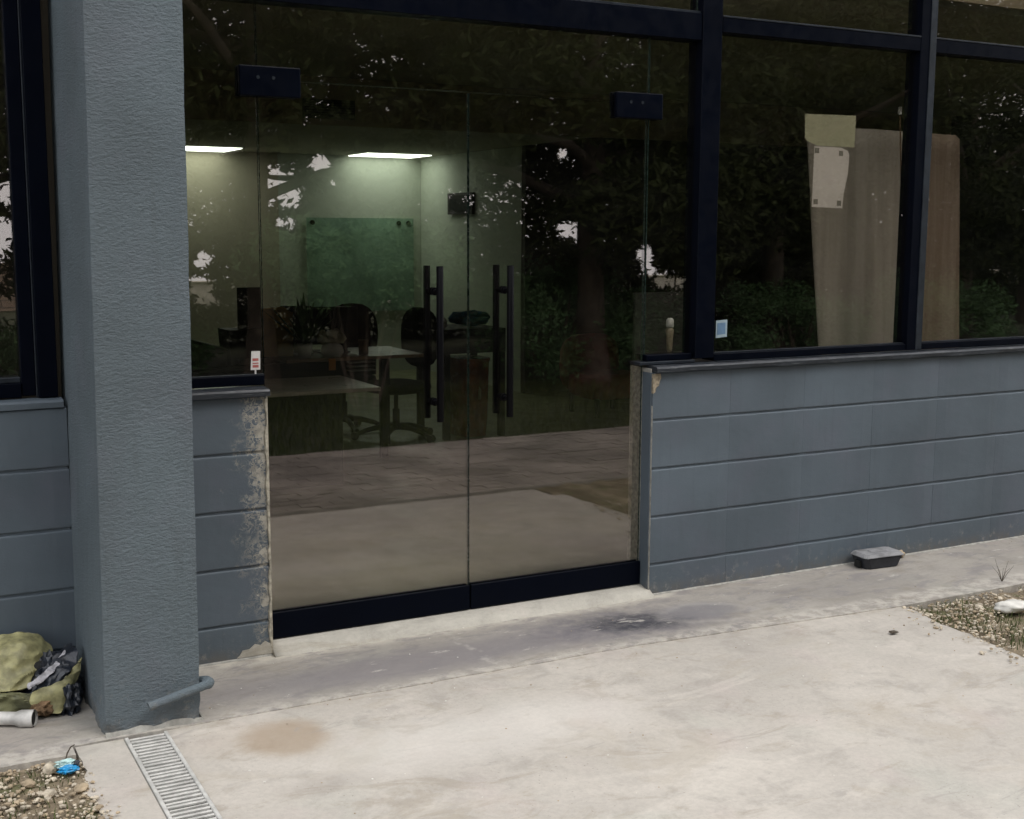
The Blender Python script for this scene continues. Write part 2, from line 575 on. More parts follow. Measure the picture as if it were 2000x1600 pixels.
def box(bm, x0, x1, y0, y1, z0, z1, bev=0.0, mi=0, seg=1):
    vs = [bm.verts.new((x, y, z)) for x in (x0, x1) for y in (y0, y1) for z in (z0, z1)]
    idx = [(0, 1, 3, 2), (4, 6, 7, 5), (0, 4, 5, 1), (2, 3, 7, 6), (0, 2, 6, 4), (1, 5, 7, 3)]
    fs = [bm.faces.new([vs[i] for i in q]) for q in idx]
    for f in fs:
        f.material_index = mi
    if bev > 0:
        es = {e for f in fs for e in f.edges}
        r = bmesh.ops.bevel(bm, geom=list(es), offset=bev, segments=seg, affect='EDGES', profile=.5)
        for f in r['faces']:
            f.material_index = mi
    return vs


def boxobj(name, mat, parent, x0, x1, y0, y1, z0, z1, bev=0.0, seg=1):
    bm = newbm()
    box(bm, x0, x1, y0, y1, z0, z1, bev, 0, seg)
    return finish(name, bm, mat, parent)


def tube(bm, pts, rad, sides=12, cap=True, mi=0):
    pts = [Vector(p) for p in pts]
    rads = rad if isinstance(rad, (list, tuple)) else [rad] * len(pts)
    rings = []
    for i, p in enumerate(pts):
        a = pts[max(0, i - 1)]
        b = pts[min(len(pts) - 1, i + 1)]
        d = (b - a).normalized()
        ref = Vector((0, 0, 1)) if abs(d.z) < .9 else Vector((1, 0, 0))
        s = d.cross(ref).normalized()
        t = s.cross(d)
        rings.append([bm.verts.new(p + (s * math.cos(k * 2 * math.pi / sides) + t * math.sin(k * 2 * math.pi / sides)) * rads[i]) for k in range(sides)])
    for i in range(len(rings) - 1):
        for k in range(sides):
            f = bm.faces.new((rings[i][k], rings[i][(k + 1) % sides], rings[i + 1][(k + 1) % sides], rings[i + 1][k]))
            f.material_index = mi
            f.smooth = True
    if cap:
        bm.faces.new(rings[0]).material_index = mi
        bm.faces.new(list(reversed(rings[-1]))).material_index = mi
    return rings


def lathe(bm, c, prof, sides=18, mi=0):
    """prof: list of (radius, z) relative to c"""
    rings = []
    for r, z in prof:
        rings.append([bm.verts.new((c[0] + r * math.cos(k * 2 * math.pi / sides), c[1] + r * math.sin(k * 2 * math.pi / sides), c[2] + z)) for k in range(sides)])
    for i in range(len(rings) - 1):
        for k in range(sides):
            f = bm.faces.new((rings[i][k], rings[i][(k + 1) % sides], rings[i + 1][(k + 1) % sides], rings[i + 1][k]))
            f.material_index = mi
            f.smooth = True
    bm.faces.new(list(reversed(rings[0]))).material_index = mi
    bm.faces.new(rings[-1]).material_index = mi


def prism(bm, pts, z0, z1, mi=0):
    lo = [bm.verts.new((x, y, z0)) for x, y in pts]
    hi = [bm.verts.new((x, y, z1)) for x, y in pts]
    n = len(pts)
    bm.faces.new(hi).material_index = mi
    bm.faces.new(list(reversed(lo))).material_index = mi
    for i in range(n):
        bm.faces.new((lo[i], lo[(i + 1) % n], hi[(i + 1) % n], hi[i])).material_index = mi


def plate(bm, pts, y0, y1, mi=0):
    """outline in x,z extruded from y0 to y1"""
    a = [bm.verts.new((x, y0, z)) for x, z in pts]
    b = [bm.verts.new((x, y1, z)) for x, z in pts]
    n = len(pts)
    bm.faces.new(a).material_index = mi
    bm.faces.new(list(reversed(b))).material_index = mi
    for i in range(n):
        bm.faces.new((a[i], b[i], b[(i + 1) % n], a[(i + 1) % n])).material_index = mi


def wob(p0, p1, n, amp, seed):
    """points from p0 to p1 with a broken, wandering edge"""
    rr = random.Random(seed)
    out = []
    d = Vector(p1) - Vector(p0)
    q = Vector((-d.y, d.x)).normalized()
    for i in range(n):
        t = i / n
        a = amp * (noise.noise(Vector((t * n * .21 + seed, seed * 1.7, 0))) * 1.6 + rr.uniform(-.35, .35))
        if i == 0:
            a = 0
        v = Vector(p0) + d * t + q * a
        out.append((v.x, v.y))
    return out


def rock(bm, c, r, seed, sq=(1, 1, .7), sub=1, mi=0):
    res = bmesh.ops.create_icosphere(bm, subdivisions=sub, radius=1)
    rr = random.Random(seed)
    ang = rr.uniform(0, 6.28)
    ca, sa = math.cos(ang), math.sin(ang)
    for v in res['verts']:
        k = 1 + .38 * noise.noise(v.co * 1.3 + Vector((seed * 3.1, seed, 0))) + rr.uniform(-.09, .09)
        x, y, z = v.co.x * k * sq[0] * r, v.co.y * k * sq[1] * r, v.co.z * k * sq[2] * r
        v.co = Vector((c[0] + x * ca - y * sa, c[1] + x * sa + y * ca, c[2] + z))
        for f in v.link_faces:
            f.material_index = mi


def instance(o, parent=None, loc=None):
    c = o.copy()
    COL.objects.link(c)
    if parent is not None:
        c.parent = parent
    if loc is not None:
        c.location = loc
    return c


def pane(name, parent, x0, x1, z0, z1, y0=.07, y1=.08, mat='glass'):
    """sheet of glass with greenish ground edges"""
    bm = newbm()
    v = box(bm, x0, x1, y0, y1, z0, z1)
    bm.faces.ensure_lookup_table()
    bm.normal_update()
    for f in bm.faces:
        f.material_index = 0 if abs(f.normal.y) > .9 else 1
    return finish(name, bm, [mat, 'glass_edge'], parent)


# ------------------------------------------------------------------ ground
def slope(o):
    """the slab falls gently away from the building"""
    pw = parent_world(o)
    for v in o.data.vertices:
        y = v.co.y + pw.y
        v.co.z -= .022 * max(0, -y - .51)


bm = newbm()
g = 6
ys = [-300, -120, -60, -36, -25, -22.5, 150]
zz = [-17, -5.8, -2.2, -.8, -.2, -.06, -.06]
L = [(bm.verts.new((-200, y_, z_)), bm.verts.new((260, y_, z_))) for y_, z_ in zip(ys, zz)]
for i in range(len(L) - 1):
    bm.faces.new((L[i][0], L[i][1], L[i + 1][1], L[i + 1][0]))
bmesh.ops.recalc_face_normals(bm, faces=bm.faces)
struct('ground', bm, 'grass_ground')

ZA = .0625    # apron top
ZS = .060    # slab top
bm = newbm()
pts = [(-4, .02), (-4, -.57)]
pts += wob((-4, -.57), (.53, -.57), 60, .012, 3)
pts += [(.53, -.57), (.53, -.503)]
pts += wob((.53, -.503), (2.5, -.503), 50, .004, 4)
pts += wob((2.5, -.503), (3.7, -.588), 30, .003, 7)
pts += wob((3.7, -.588), (9.5, -.588), 60, .006, 5)
pts += [(9.5, -.585), (9.5, .02)]
# remove consecutive duplicates
cl = []
for p in pts:
    if not cl or (Vector(p) - Vector(cl[-1])).length > 1e-4:
        cl.append(p)
prism(bm, cl, -.05, ZA)
struct('apron_paving', bm, 'apron')

# the main slab, a drain channel left open in it
bm = newbm()
pts = [(.802, -.45), (.802, -2.10), (3.62, -2.10)] + wob((3.64, -2.10), (3.705, -.58), 46, .016, 8) + [(3.70, -.56), (2.6, -.46)]
prism(bm, pts, -.05, ZS)
slope(struct('slab_paving', bm, 'slab'))
bm = newbm()
pts = [(.673, -.509), (.537, -.509), (.537, -.56)] + wob((.537, -.58), (.52, -2.10), 46, .016, 9) + [(.673, -2.10)]
prism(bm, pts, -.05, ZS - .001)
slope(struct('slab_strip', bm, 'slab'))

# soil patches either side
def soil_patch(name, x0, x1, y0, y1, top, seed):
    bm = newbm()
    nx, ny = 44, 44
    V = [[bm.verts.new((x0 + (x1 - x0) * i / nx, y0 + (y1 - y0) * j / ny,
                        top + .016 * noise.fractal(Vector(((x0 + (x1 - x0) * i / nx) * 9, (y0 + (y1 - y0) * j / ny) * 9, seed)), 1.0, 2.1, 4)))
          for j in range(ny + 1)] for i in range(nx + 1)]
    for i in range(nx):
        for j in range(ny):
            bm.faces.new((V[i][j], V[i + 1][j], V[i + 1][j + 1], V[i][j + 1]))
    return struct(name, bm, 'soil', True)


soil_patch('soil', -2.9, .60, -2.1, -.54, .046, 2)
soil_patch('soil', 3.60, 6.9, -2.1, -.56, .032, 5)

# loose gravel over the soil, too many to count
def gravel(name, areas, count, seed, label):
    rr = random.Random(seed)
    bm = newbm()
    k = 0
    while k < count:
        x0, x1, y0, y1, keep = areas[k % len(areas)]
        x = rr.uniform(x0, x1)
        y = rr.uniform(y0, y1)
        if keep and not keep(x, y, rr):
            k += 1
            continue
        r = rr.choice((.003, .004, .005, .006, .009)) * rr.uniform(.8, 1.3)
        rock(bm, (x, y, .048 + rr.uniform(0, .010) + r * .3), r, rr.random() * 90, (1, rr.uniform(.6, 1), .6), 1 if r > .007 else 0 or 1, 0 if rr.random() < .6 else 1)
        k += 1
    o = finish(name, bm, ['stone_pale', 'stone_tan'])
    o['kind'] = 'stuff'
    tag(o, label, 'gravel')
    return o


dens = lambda x, y, rr: noise.noise(Vector((x * 5, y * 5, 3))) > -.22 + rr.uniform(-.15, .25)
gravel('gravel', [(-.1, .535, -1.2, -.585, dens)], 2300, 5, 'loose tan gravel on the soil left of the drain grate')
gravel('gravel', [(3.69, 4.9, -1.3, -.60, dens)], 3800, 6, 'loose pale gravel on the soil at the right edge of the slab')

gravel('gravel', [(3.50, 3.74, -1.5, -.60, lambda x, y, rr: rr.random() < (x - 3.52) * 4.5)], 420, 12, 'pale grit spilled from the right gravel patch onto the slab edge')
gravel('gravel', [(.50, .62, -1.3, -.58, lambda x, y, rr: rr.random() < (.60 - x) * 9)], 260, 13, 'tan grit spilled from the left soil patch onto the concrete strip')

# stones large enough to pick up
def stone(c, r, sq, mat, label, seed):
    bm = newbm()
    rock(bm, (c[0], c[1], c[2]), r, seed, sq, 3)
    o = finish('stone', bm, mat, None, True)
    tag(o, label, 'stone')
    return o


stone((.446, -.642, .066), .021, (1.15, .85, .75), 'stone_pale', 'pale rounded stone beside the blue plastic scrap', 3.0)
stone((4.262, -.028, .080), .020, (1, .9, .85), 'stone_tan', 'small tan stone against the wall beside the black box', 5.0)
stone((4.10, -.80, .062), .062, (1.2, .8, .36), 'stone_white', 'flat white stone on the gravel at the right edge', 9.0)
stone((.385, -.70, .058), .016, (1.2, .9, .7), 'stone_tan', 'tan stone on the soil left of the pale rounded stone', 11.0)
stone((.425, -.79, .058), .015, (1.3, .9, .7), 'stone_pale', 'cream stone in the gravel below the pale rounded stone', 14.0)
stone((.505, -.80, .060), .017, (1, 1.2, .6), 'stone_tan', 'brown clod on the soil below the blue plastic scrap', 16.0)
stone((3.98, -.74, .056), .020, (1.2, .8, .6), 'stone_pale', 'cream stone on the gravel left of the flat white stone', 18.0)

# grass tufts in the soil and on the verge
def blades(name, n, area, hmin, hmax, seed, label, keep=None, z=.04, w=.0016):
    rr = random.Random(seed)
    verts, faces = [], []
    c = 0
    for _ in range(n):
        x = rr.uniform(area[0], area[1])
        y = rr.uniform(area[2], area[3])
        if keep and not keep(x, y):
            continue
        h = rr.uniform(hmin, hmax)
        a = rr.uniform(0, 6.28)
        lx, ly = math.cos(a) * h * rr.uniform(.2, .9), math.sin(a) * h * rr.uniform(.2, .9)
        px, py = -math.sin(a) * w, math.cos(a) * w
        verts += [(x - px, y - py, z), (x + px, y + py, z), (x + lx * .4 + px * .8, y + ly * .4 + py * .8, z + h * .65),
                  (x + lx * .4 - px * .8, y + ly * .4 - py * .8, z + h * .65), (x + lx, y + ly, z + h)]
        faces += [(c, c + 1, c + 2, c + 3), (c + 3, c + 2, c + 4)]
        c += 5
    me = bpy.data.meshes.new(name)
    me.from_pydata(verts, [], faces)
    me.materials.append(M['grass_blade'])
    o = bpy.data.objects.new(name, me)
    COL.objects.link(o)
    o['kind'] = 'stuff'
    tag(o, label, 'grass')
    return o


blades('grass', 1100, (-.1, .52, -1.2, -.585), .012, .035, 3, 'short dry grass in the soil patch at bottom left',
       lambda x, y: noise.noise(Vector((x * 4, y * 4, 8))) > -.05 or x < .36)
blades('grass', 3400, (3.72, 5.0, -1.4, -.62), .012, .04, 4, 'short grass growing through the gravel patch at the right',
       lambda x, y: noise.noise(Vector((x * 3, y * 3, 1))) > .02 or (y < -.86))
blades('grass', 26000, (-3, 13, -7.4, -4.24), .03, .10, 5, 'green grass verge across the paved path, mirrored in the glass', None, -.06, .004)

# a thin weed by the right gravel
bm = newbm()
for k in range(7):
    a = k * 1.3
    tube(bm, [(4.36, -.52, .06), (4.36 + .02 * math.cos(a), -.52 + .02 * math.sin(a), .10), (4.36 + .045 * math.cos(a), -.52 + .045 * math.sin(a), .115 + .006 * k)], [.0014, .001, .0004], 5)
tag(finish('weed', bm, 'bark'), 'thin dry weed sprouting at the edge of the right gravel patch', 'weed')

# clay paved path beyond the slab (seen mirrored in the doors)
bm = newbm()
box(bm, -8, 16, -2.285, -2.115, -.06, .004, .01)
struct('kerb', bm, 'kerb')
bm = newbm()
prism(bm, [(-8, -4.22), (16, -4.22), (16, -2.295), (-8, -2.295)], -.1, -.042)
path = struct('path', bm, 'kerb')
bm = newbm()
box(bm, -.098, .098, -.048, .048, -.09, -.034, .0025)
pv0 = finish('paver', bm, 'paver')
pv0.parent = path
rest = newbm()
cnt = 0
spots = []
for j in range(19):
    y = -2.36 - j * .1
    for i in range(-40, 80):
        x = i * .2 + (.1 if j % 2 else 0)
        d = abs(x - 3.0) / 2.6 + max(0, (-y - 2.0)) * .15
        spots.append((d, x, y))
spots.sort()
for k, (d, x, y) in enumerate(spots):
    dz = random.uniform(-.003, .002)
    if k < 298:
        o = pv0 if k == 0 else instance(pv0, path)
        o.location = (x, y, dz)
        o.rotation_euler = (random.uniform(-.01, .01), random.uniform(-.01, .01), 0)
    else:
        box(rest, x - .097, x + .097, y - .047, y + .047, -.07, -.034 + dz)
ro = finish('paver_field', rest, 'paver')
ro.parent = path
ro['kind'] = 'stuff'

# cement lip under the doors
bm = newbm()
n = 46
ring = []
prof = [(-.040, ZA - .01), (-.030, ZA + .006), (-.004, ZA + .024), (.05, .096), (.13, .098), (.13, .0)]
for i in range(n + 1):
    x = 1.288 + (2.890 - 1.288) * i / n
    row = []
    for j, (y, z) in enumerate(prof):
        a = .010 if j < 3 else .0012
        row.append(bm.verts.new((x, y + a * noise.noise(Vector((x * 9, j * 3.3, 1))) * 1.4, z + (.003 if j in (1, 2) else .0) * noise.noise(Vector((x * 14, j, 7))))))
    ring.append(row)
for i in range(n):
    for j in range(len(prof) - 1):
        f = bm.faces.new((ring[i][j], ring[i + 1][j], ring[i + 1][j + 1], ring[i][j + 1]))
        f.smooth = True
bm.faces.new(ring[0])
bm.faces.new(list(reversed(ring[-1])))
tag(finish('door_threshold', bm, 'threshold'), 'rough cream cement lip under the double glass doors', 'threshold')

# ------------------------------------------------------------------ drain grate
dr = thing('drain_grate', 'narrow pale metal drain grate set in the concrete at the foot of the column', 'drain', (.737, -1.19, .05))
bm = newbm()
for a, b in ((.674, .682), (.794, .801)):
    box(bm, a, b, -2.095, -.512, -.04, .045)
box(bm, .6825, .7935, -2.095, -.512, -.09, -.075)
box(bm, .6825, .7935, -.516, -.512, -.034, .045)
slope(finish('channel', bm, 'hole', dr))
slope(boxobj('side_rail', 'grate_rail', dr, .6755, .6865, -2.094, -.514, .047, .0635, .002))
slope(boxobj('side_rail', 'grate_rail', dr, .7895, .8005, -2.094, -.514, .047, .0635, .002))
sl0 = None
y = -.527
while y > -2.08:
    if sl0 is None:
        sl0 = boxobj('slat', 'grate_rail', dr, .6867, .7893, y - .0050, y + .0050, .053, .060, .001)
        base = sl0.location.copy()
        sy = y
    else:
        o = instance(sl0, dr)
        o.location = (random.uniform(-.0004, .0004), y - sy, random.uniform(-.001, .0006) - .022 * max(0, -y - .51))
        o.rotation_euler = (0, 0, 0)
    y -= .0215
boxobj('joint_bar', 'grate_rail', dr, .6867, .7893, -1.028, -1.0225, .036, .051, .001)

# ------------------------------------------------------------------ low block walls
ROWS = [(.060, .1855), (.1933, .3857), (.3933, .5857), (.5933, .7857), (.7933, .984)]


def block_mesh(bm, a, b, z0, z1):
    prof = [(.150, z0), (.0055, z0), (.0022, z0 + .0010), (.0006, z0 + .0030), (0, z0 + .006),
            (0, z1 - .0065), (.0007, z1 - .0032), (.0026, z1 - .0010), (.0060, z1), (.150, z1)]
    n = max(1, int((b - a) / .05))
    ring = []
    for i in range(n + 1):
        x = a + (b - a) * i / n
        row = []
        for j, (y, z) in enumerate(prof):
            w_ = .0011 * noise.noise(Vector((x * 21, z0 * 7, j * .2))) if j not in (0, 9) else 0
            e_ = .0022 if i in (0, n) and j not in (0, 9) else 0
            row.append(bm.verts.new((x, y + e_ + abs(w_) * .4, z + w_)))
        ring.append(row)
    for i in range(n):
        for j in range(len(prof)):
            k = (j + 1) % len(prof)
            bm.faces.new((ring[i][j], ring[i + 1][j], ring[i + 1][k], ring[i][k]))
    bm.faces.new(ring[0])
    bm.faces.new(list(reversed(ring[-1])))
    bmesh.ops.recalc_face_normals(bm, faces=bm.faces)



def block_wall(label, x0, x1, first_joint, mat, z_cope, cope_mat, cope=(None, None)):
    w = thing('block_wall', label, 'wall', ((x0 + x1) / 2, .07, .066))
    bm = newbm()
    box(bm, x0 + .004, x1 - .004, .0065, .147, .05, .98)
    finish('mortar_core', bm, mat, w)
    joints = [x0]
    j = first_joint
    while j < x1 - .02:
        if j > x0 + .02:
            joints.append(j)
        j += .4
    joints.append(x1)
    cache = {}
    for ri, (z0, z1) in enumerate(ROWS):
        for k in range(len(joints) - 1):
            a, b = joints[k] + (.0003 if k else 0), joints[k + 1] - (.0003 if k < len(joints) - 2 else 0)
            key = (round(b - a, 3), round(z1 - z0, 3))
            off = random.uniform(-.0005, .0005)
            if key in cache:
                src, sx, sz = cache[key]
                o = instance(src, w)
                o.location = (a - sx, off, z0 - sz)
            else:
                bm = newbm()
                block_mesh(bm, a, b, z0, z1)
                o = finish('block', bm, mat, w)
                o.location = (0, off, 0)
                cache[key] = (o, a, z0)
    return w


wl = block_wall('low blue-grey block wall under the window left of the column', -3.4, .633, .23, 'paint', 1.0, 'paint')
ws = block_wall('short blue-grey block wall with peeling paint between column and doors', .916, 1.287, 5, 'peel', 1.0, 'flash')
wr = block_wall('long blue-grey block wall under the windows right of the doors', 2.886, 9.2, 3.277, 'paint', 1.0, 'flash')

# bare mortar left on the cut end of the short wall
def ragged_strip(name, parent, x_edge, dirx, y0, z0, z1, wmin, wmax, mat, seed, thick=.004, n=90):
    bm = newbm()
    A, B, C = [], [], []
    for i in range(n + 1):
        z = z0 + (z1 - z0) * i / n
        t = noise.noise(Vector((seed, z * 17, 0))) * .5 + .5 + random.uniform(-.10, .10)
        w = wmin + (wmax - wmin) * max(0, min(1, t))
        A.append(bm.verts.new((x_edge, y0 - thick * (1 + .4 * noise.noise(Vector((z * 30, seed, 2)))), z)))
        B.append(bm.verts.new((x_edge - dirx * w * .75, y0 - thick * .75, z)))
        C.append(bm.verts.new((x_edge - dirx * w, y0 + .0006, z)))
    for i in range(n):
        bm.faces.new((A[i], A[i + 1], B[i + 1], B[i]))
        bm.faces.new((B[i], B[i + 1], C[i + 1], C[i]))
    # return face round the corner
    D = [bm.verts.new((x_edge + dirx * .001, y0 + .012, v.co.z)) for v in A]
    for i in range(n):
        bm.faces.new((A[i], D[i], D[i + 1], A[i + 1]))
    return finish(name, bm, mat, parent)


ragged_strip('mortar_edge', ws, 1.2895, 1, 0, .07, .975, .002, .019, 'mortar_edge', 3.3)
# cut return of the wall facing the door
bm = newbm()
box(bm, 1.2875, 1.2925, .006, .068, .07, .984)
finish('wall_return', bm, 'cement', ws)

# chip of bare cement on the top corner of the right wall; pale strip paints its edge highlight
bm = newbm()
pl = [(2.8835, .980), (2.918, .980), (2.921, .962), (2.914, .950), (2.910, .932), (2.899, .926), (2.8935, .905), (2.8835, .90)]
plate(bm, pl, -.0042, .02)
for v in bm.verts:
    v.co.x += .002 * noise.noise(v.co * 60)
finish('bare_patch', bm, 'chip_tan', wr)
ragged_strip('corner_highlight', wr, 2.8845, -1, 0, .07, .85, .0002, .0020, 'cement', 8.1, .0010)
bm = newbm()
box(bm, 2.8795, 2.8855, .008, .069, .07, .984)
finish('wall_return', bm, 'paint', wr)
bm = newbm()
box(bm, 2.8795, 2.8855, .0695, .158, .07, 1.0)
finish('bare_return', bm, 'mortar_edge', wr)
bm = newbm()
box(bm, 2.8797, 2.8852, .010, .158, .984, .9995)
finish('bare_cap', bm, 'cement', wr)


def coping(parent, x0, x1, z0, z1, mat, front=-.022, slopes=True):
    bm = newbm()
    n = max(2, int((x1 - x0) / .06))
    prof = [(front, z0), (front - .001, z1 - .010), (front + .006, z1 - .003), (.055, z1), (.055, z0)]
    ring = []
    for i in range(n + 1):
        x = x0 + (x1 - x0) * i / n
        row = []
        for j, (y, z) in enumerate(prof):
            dz = .0022 * noise.noise(Vector((x * 6, j * 2.0, 3))) if j in (0, 1, 2) else 0
            row.append(bm.verts.new((x, y + dz * 1.5, z + dz)))
        ring.append(row)
    for i in range(n):
        for j in range(len(prof)):
            k = (j + 1) % len(prof)
            bm.faces.new((ring[i][j], ring[i][k], ring[i + 1][k], ring[i + 1][j]))
    bm.faces.new(ring[0])
    bm.faces.new(list(reversed(ring[-1])))
    bmesh.ops.recalc_face_normals(bm, faces=bm.faces)
    return finish('coping', bm, mat, parent)


coping(ws, .916, 1.294, .986, 1.012, 'flash')
coping(wr, 2.889, 9.2, .986, 1.012, 'flash')
coping(wl, -3.4, .624, .986, 1.014, 'paint', -.008)
# splashes of pale cement at the foot of the short wall
bm = newbm()
pl = [(1.16, .07), (1.285, .07), (1.285, .102), (1.262, .118), (1.245, .105), (1.225, .112), (1.205, .096), (1.18, .094), (1.17, .078)]
plate(bm, pl, -.0028, .003)
finish('cement_splash', bm, 'threshold', ws)
# cement fillet along the wall feet
for par, xa, xb, sd_ in ((ws, .93, 1.286, 4), (wr, 2.90, 9.1, 6), (wl, -3.3, .60, 9)):
    bm = newbm()
    n = int((xb - xa) / .03)
    A = []
    for i in range(n + 1):
        x = xa + (xb - xa) * i / n
        a = .0035 + .005 * (noise.noise(Vector((x * 12, sd_, 0))) * .5 + .5)
        A.append((bm.verts.new((x, -a * 1.4, ZA + .0006)), bm.verts.new((x, -.001, ZA + a))))
    for i in range(n):
        bm.faces.new((A[i][0], A[i + 1][0], A[i + 1][1], A[i][1]))
    finish('cement_fillet', bm, 'cement', par)

# ------------------------------------------------------------------ column
cl_ = thing('concrete_column', 'square blue-grey rendered column standing left of the doors', 'column', (.77, -.24, .06))
bm = newbm()
X0, X1, Y0, Y1 = .628, .912, -.48, .14
zs = [.05, .075, .1, .13, .16, .2, .25] + [.3 + .1 * i for i in range(35)]
per = []
npx, npy = 14, 26
for i in range(npx):
    per.append((X0 + (X1 - X0) * i / npx, Y0))
for i in range(npy):
    per.append((X1, Y0 + (Y1 - Y0) * i / npy))
for i in range(npx):
    per.append((X1 - (X1 - X0) * i / npx, Y1))
for i in range(npy):
    per.append((X0, Y1 - (Y1 - Y0) * i / npy))
cx, cy = (X0 + X1) / 2, (Y0 + Y1) / 2
rings = []
for z in zs:
    row = []
    for (x, y) in per:
        amp = .0018 + (.012 if z < .09 else .006 if z < .14 else 0)
        nv = noise.noise(Vector((x * 22, y * 22, z * 16)))
        dx = (1 if x >= X1 - 1e-6 else -1 if x <= X0 + 1e-6 else 0)
        dy = (1 if y >= Y1 - 1e-6 else -1 if y <= Y0 + 1e-6 else 0)
        k = amp * nv
        corner = -.003 if (dx and dy) else 0
        lean = (z - .06) * .004 if x <= X0 + 1e-6 else 0
        row.append(bm.verts.new((x + dx * (k + corner) + (z - .06) * .006 + lean, y + dy * (k + corner), z)))
    rings.append(row)
P = len(per)
for i in range(len(rings) - 1):
    for k in range(P):
        bm.faces.new((rings[i][k], rings[i][(k + 1) % P], rings[i + 1][(k + 1) % P], rings[i + 1][k])).smooth = True
bm.faces.new(rings[-1])
sh = finish('shaft', bm, 'stucco', cl_)
for e in sh.data.edges:
    pass
# keep arrises crisp
sh.data.polygons.foreach_set('use_smooth', [False] * len(sh.data.polygons))
bm = newbm()
per2 = [(x - .6 * (x - cx) * 0, y) for x, y in per[:npx + 3]]
A = []
for i, (x, y) in enumerate(per[:npx + 8]):
    a = .004 + .010 * (noise.noise(Vector((x * 30, y * 30, 4))) * .5 + .5)
    h = .006 + .020 * (noise.noise(Vector((x * 24, y * 24, 9))) * .5 + .5)
    dy = -1 if i < npx else 0
    dx = 1 if i >= npx else 0
    A.append((bm.verts.new((x + dx * a * 1.4, y + dy * a * 1.3, ZS + .001)), bm.verts.new((x + dx * .001, y + dy * .0012 - .001, ZS + h))))
for i in range(len(A) - 1):
    bm.faces.new((A[i][0], A[i + 1][0], A[i + 1][1], A[i][1]))
finish('mortar_skirt', bm, 'cement', cl_)

# painted stub of pipe across the column foot
bm = newbm()
tip = Vector((.750, -.512, .145))
end = Vector((.918, -.508, .181))
el_ = [end + Vector((.0005, 0, 0)), Vector((.930, -.506, .184)), Vector((.9335, -.500, .1845)), Vector((.9335, -.470, .180)), Vector((.925, -.44, .172)), Vector((.905, -.42, .165))]
tube(bm, [tip] + el_, [.0135, .0135, .0165, .0170, .0165, .0150, .0135, .0135], 16, cap=False)
d = (end - tip).normalized()
tube(bm, [tip + d * .0002, tip + d * .03], [.0105, .0105], 16, cap=False)
o = finish('pipe', bm, 'stucco')
tag(o, 'short blue-grey painted pipe crossing the foot of the column', 'pipe')
bm = newbm()
tube(bm, [tip + d * .010, tip + d * .014], .0107, 16)
h_ = finish('bore', bm, 'hole', o)

# ------------------------------------------------------------------ glazing: entrance screen
YF, YB = .035, .125
def bar(name, parent, x0, x1, z0, z1, y0=YF, y1=YB, mat='frame', bev=.002):
    return boxobj(name, mat, parent, x0, x1, y0, y1, z0, z1, bev)


es = thing('entrance_screen', 'black framed glass screen around and above the double doors', 'window', (2.0, .08, 1.0))
bar('transom', es, .914, 3.110, 2.300, 2.404, YF, YB)
bar('transom_bead', es, .914, 3.1102, 2.4042, 2.414, YF + .012, YB - .02, 'frame_edge', .001)
bar('mullion', es, 3.1125, 3.208, 1.028, 3.22, YF - .004, YB)
bar('mullion_edge', es, 3.2085, 3.2145, 1.030, 3.22, YF + .006, YB - .01, 'frame_edge', .001)
bar('bottom_channel', es, .914, 1.298, 1.016, 1.050, .050, .105)
bar('channel_bead', es, .914, 1.298, 1.0505, 1.054, .054, .066, 'frame_edge', .0005)
bar('bottom_channel', es, 2.886, 3.112, 1.026, 1.050, .050, .105)
bar('channel_bead', es, 2.84, 3.112, 1.0135, 1.0245, .030, .10, 'frame_edge', .001)
pane('side_pane', es, .916, 1.2985, 1.048, 2.31)
pane('side_pane', es, 2.8885, 3.114, 1.048, 2.31)
pane('top_pane', es, 1.3025, 2.885, 2.049, 2.31)
pane('upper_pane', es, .914, 3.112, 2.41, 3.14)
bar('head_rail', es, .914, 3.11, 3.13, 3.22)


def patch(parent, x0, x1, z0, z1):
    bm = newbm()
    box(bm, x0, x1, .046, .069, z0, z1, .004, 0, 2)
    box(bm, x0, x1, .081, .104, z0, z1, .004, 0, 2)
    f = finish('patch_fitting', bm, 'frame', parent)
    for fx in (.30, .55):
        bm = newbm()
        tube(bm, [(x0 + (x1 - x0) * fx, .0462, (z0 + z1) / 2 + .012), (x0 + (x1 - x0) * fx, .0448, (z0 + z1) / 2 + .012)], .006, 12)
        finish('screw', bm, 'frame_edge', f)


patch(es, 1.234, 1.447, 1.990, 2.090)
patch(es, 2.722, 2.938, 1.984, 2.083)


# two door leaves
def door(label, x0, x1, hx):
    t = thing('glass_door', label, 'door', ((x0 + x1) / 2, .075, .10), 'pair of glass doors')
    pane('pane', t, x0, x1, .19, 2.045)
    bm = newbm()
    box(bm, x0 + .001, x1 - .001, .055, .068, .1005, .196, .002)
    box(bm, x0 + .001, x1 - .001, .082, .095, .1005, .196, .002)
    box(bm, x0 + .001, x1 - .001, .0685, .0815, .102, .19)
    finish('kick_rail', bm, 'frame', t)
    h = None
    for yy in (.018, .134):
        bm = newbm()
        tube(bm, [(hx, yy, .846), (hx, yy, .848), (hx, yy, 1.416), (hx, yy, 1.418)], [.0115, .013, .013, .0115], 20)
        o = finish('handle', bm, 'handle', t)
        if h is None:
            h = o
    for zz in (.915, 1.325):
        bm = newbm()
        tube(bm, [(hx, .024, zz), (hx, .069, zz)], .009, 14)
        tube(bm, [(hx, .062, zz), (hx, .0695, zz)], .015, 16)
        tube(bm, [(hx, .0805, zz), (hx, .128, zz)], .009, 14)
        tube(bm, [(hx, .0805, zz), (hx, .088, zz)], .015, 16)
        finish('standoff', bm, 'handle', h)
    return t


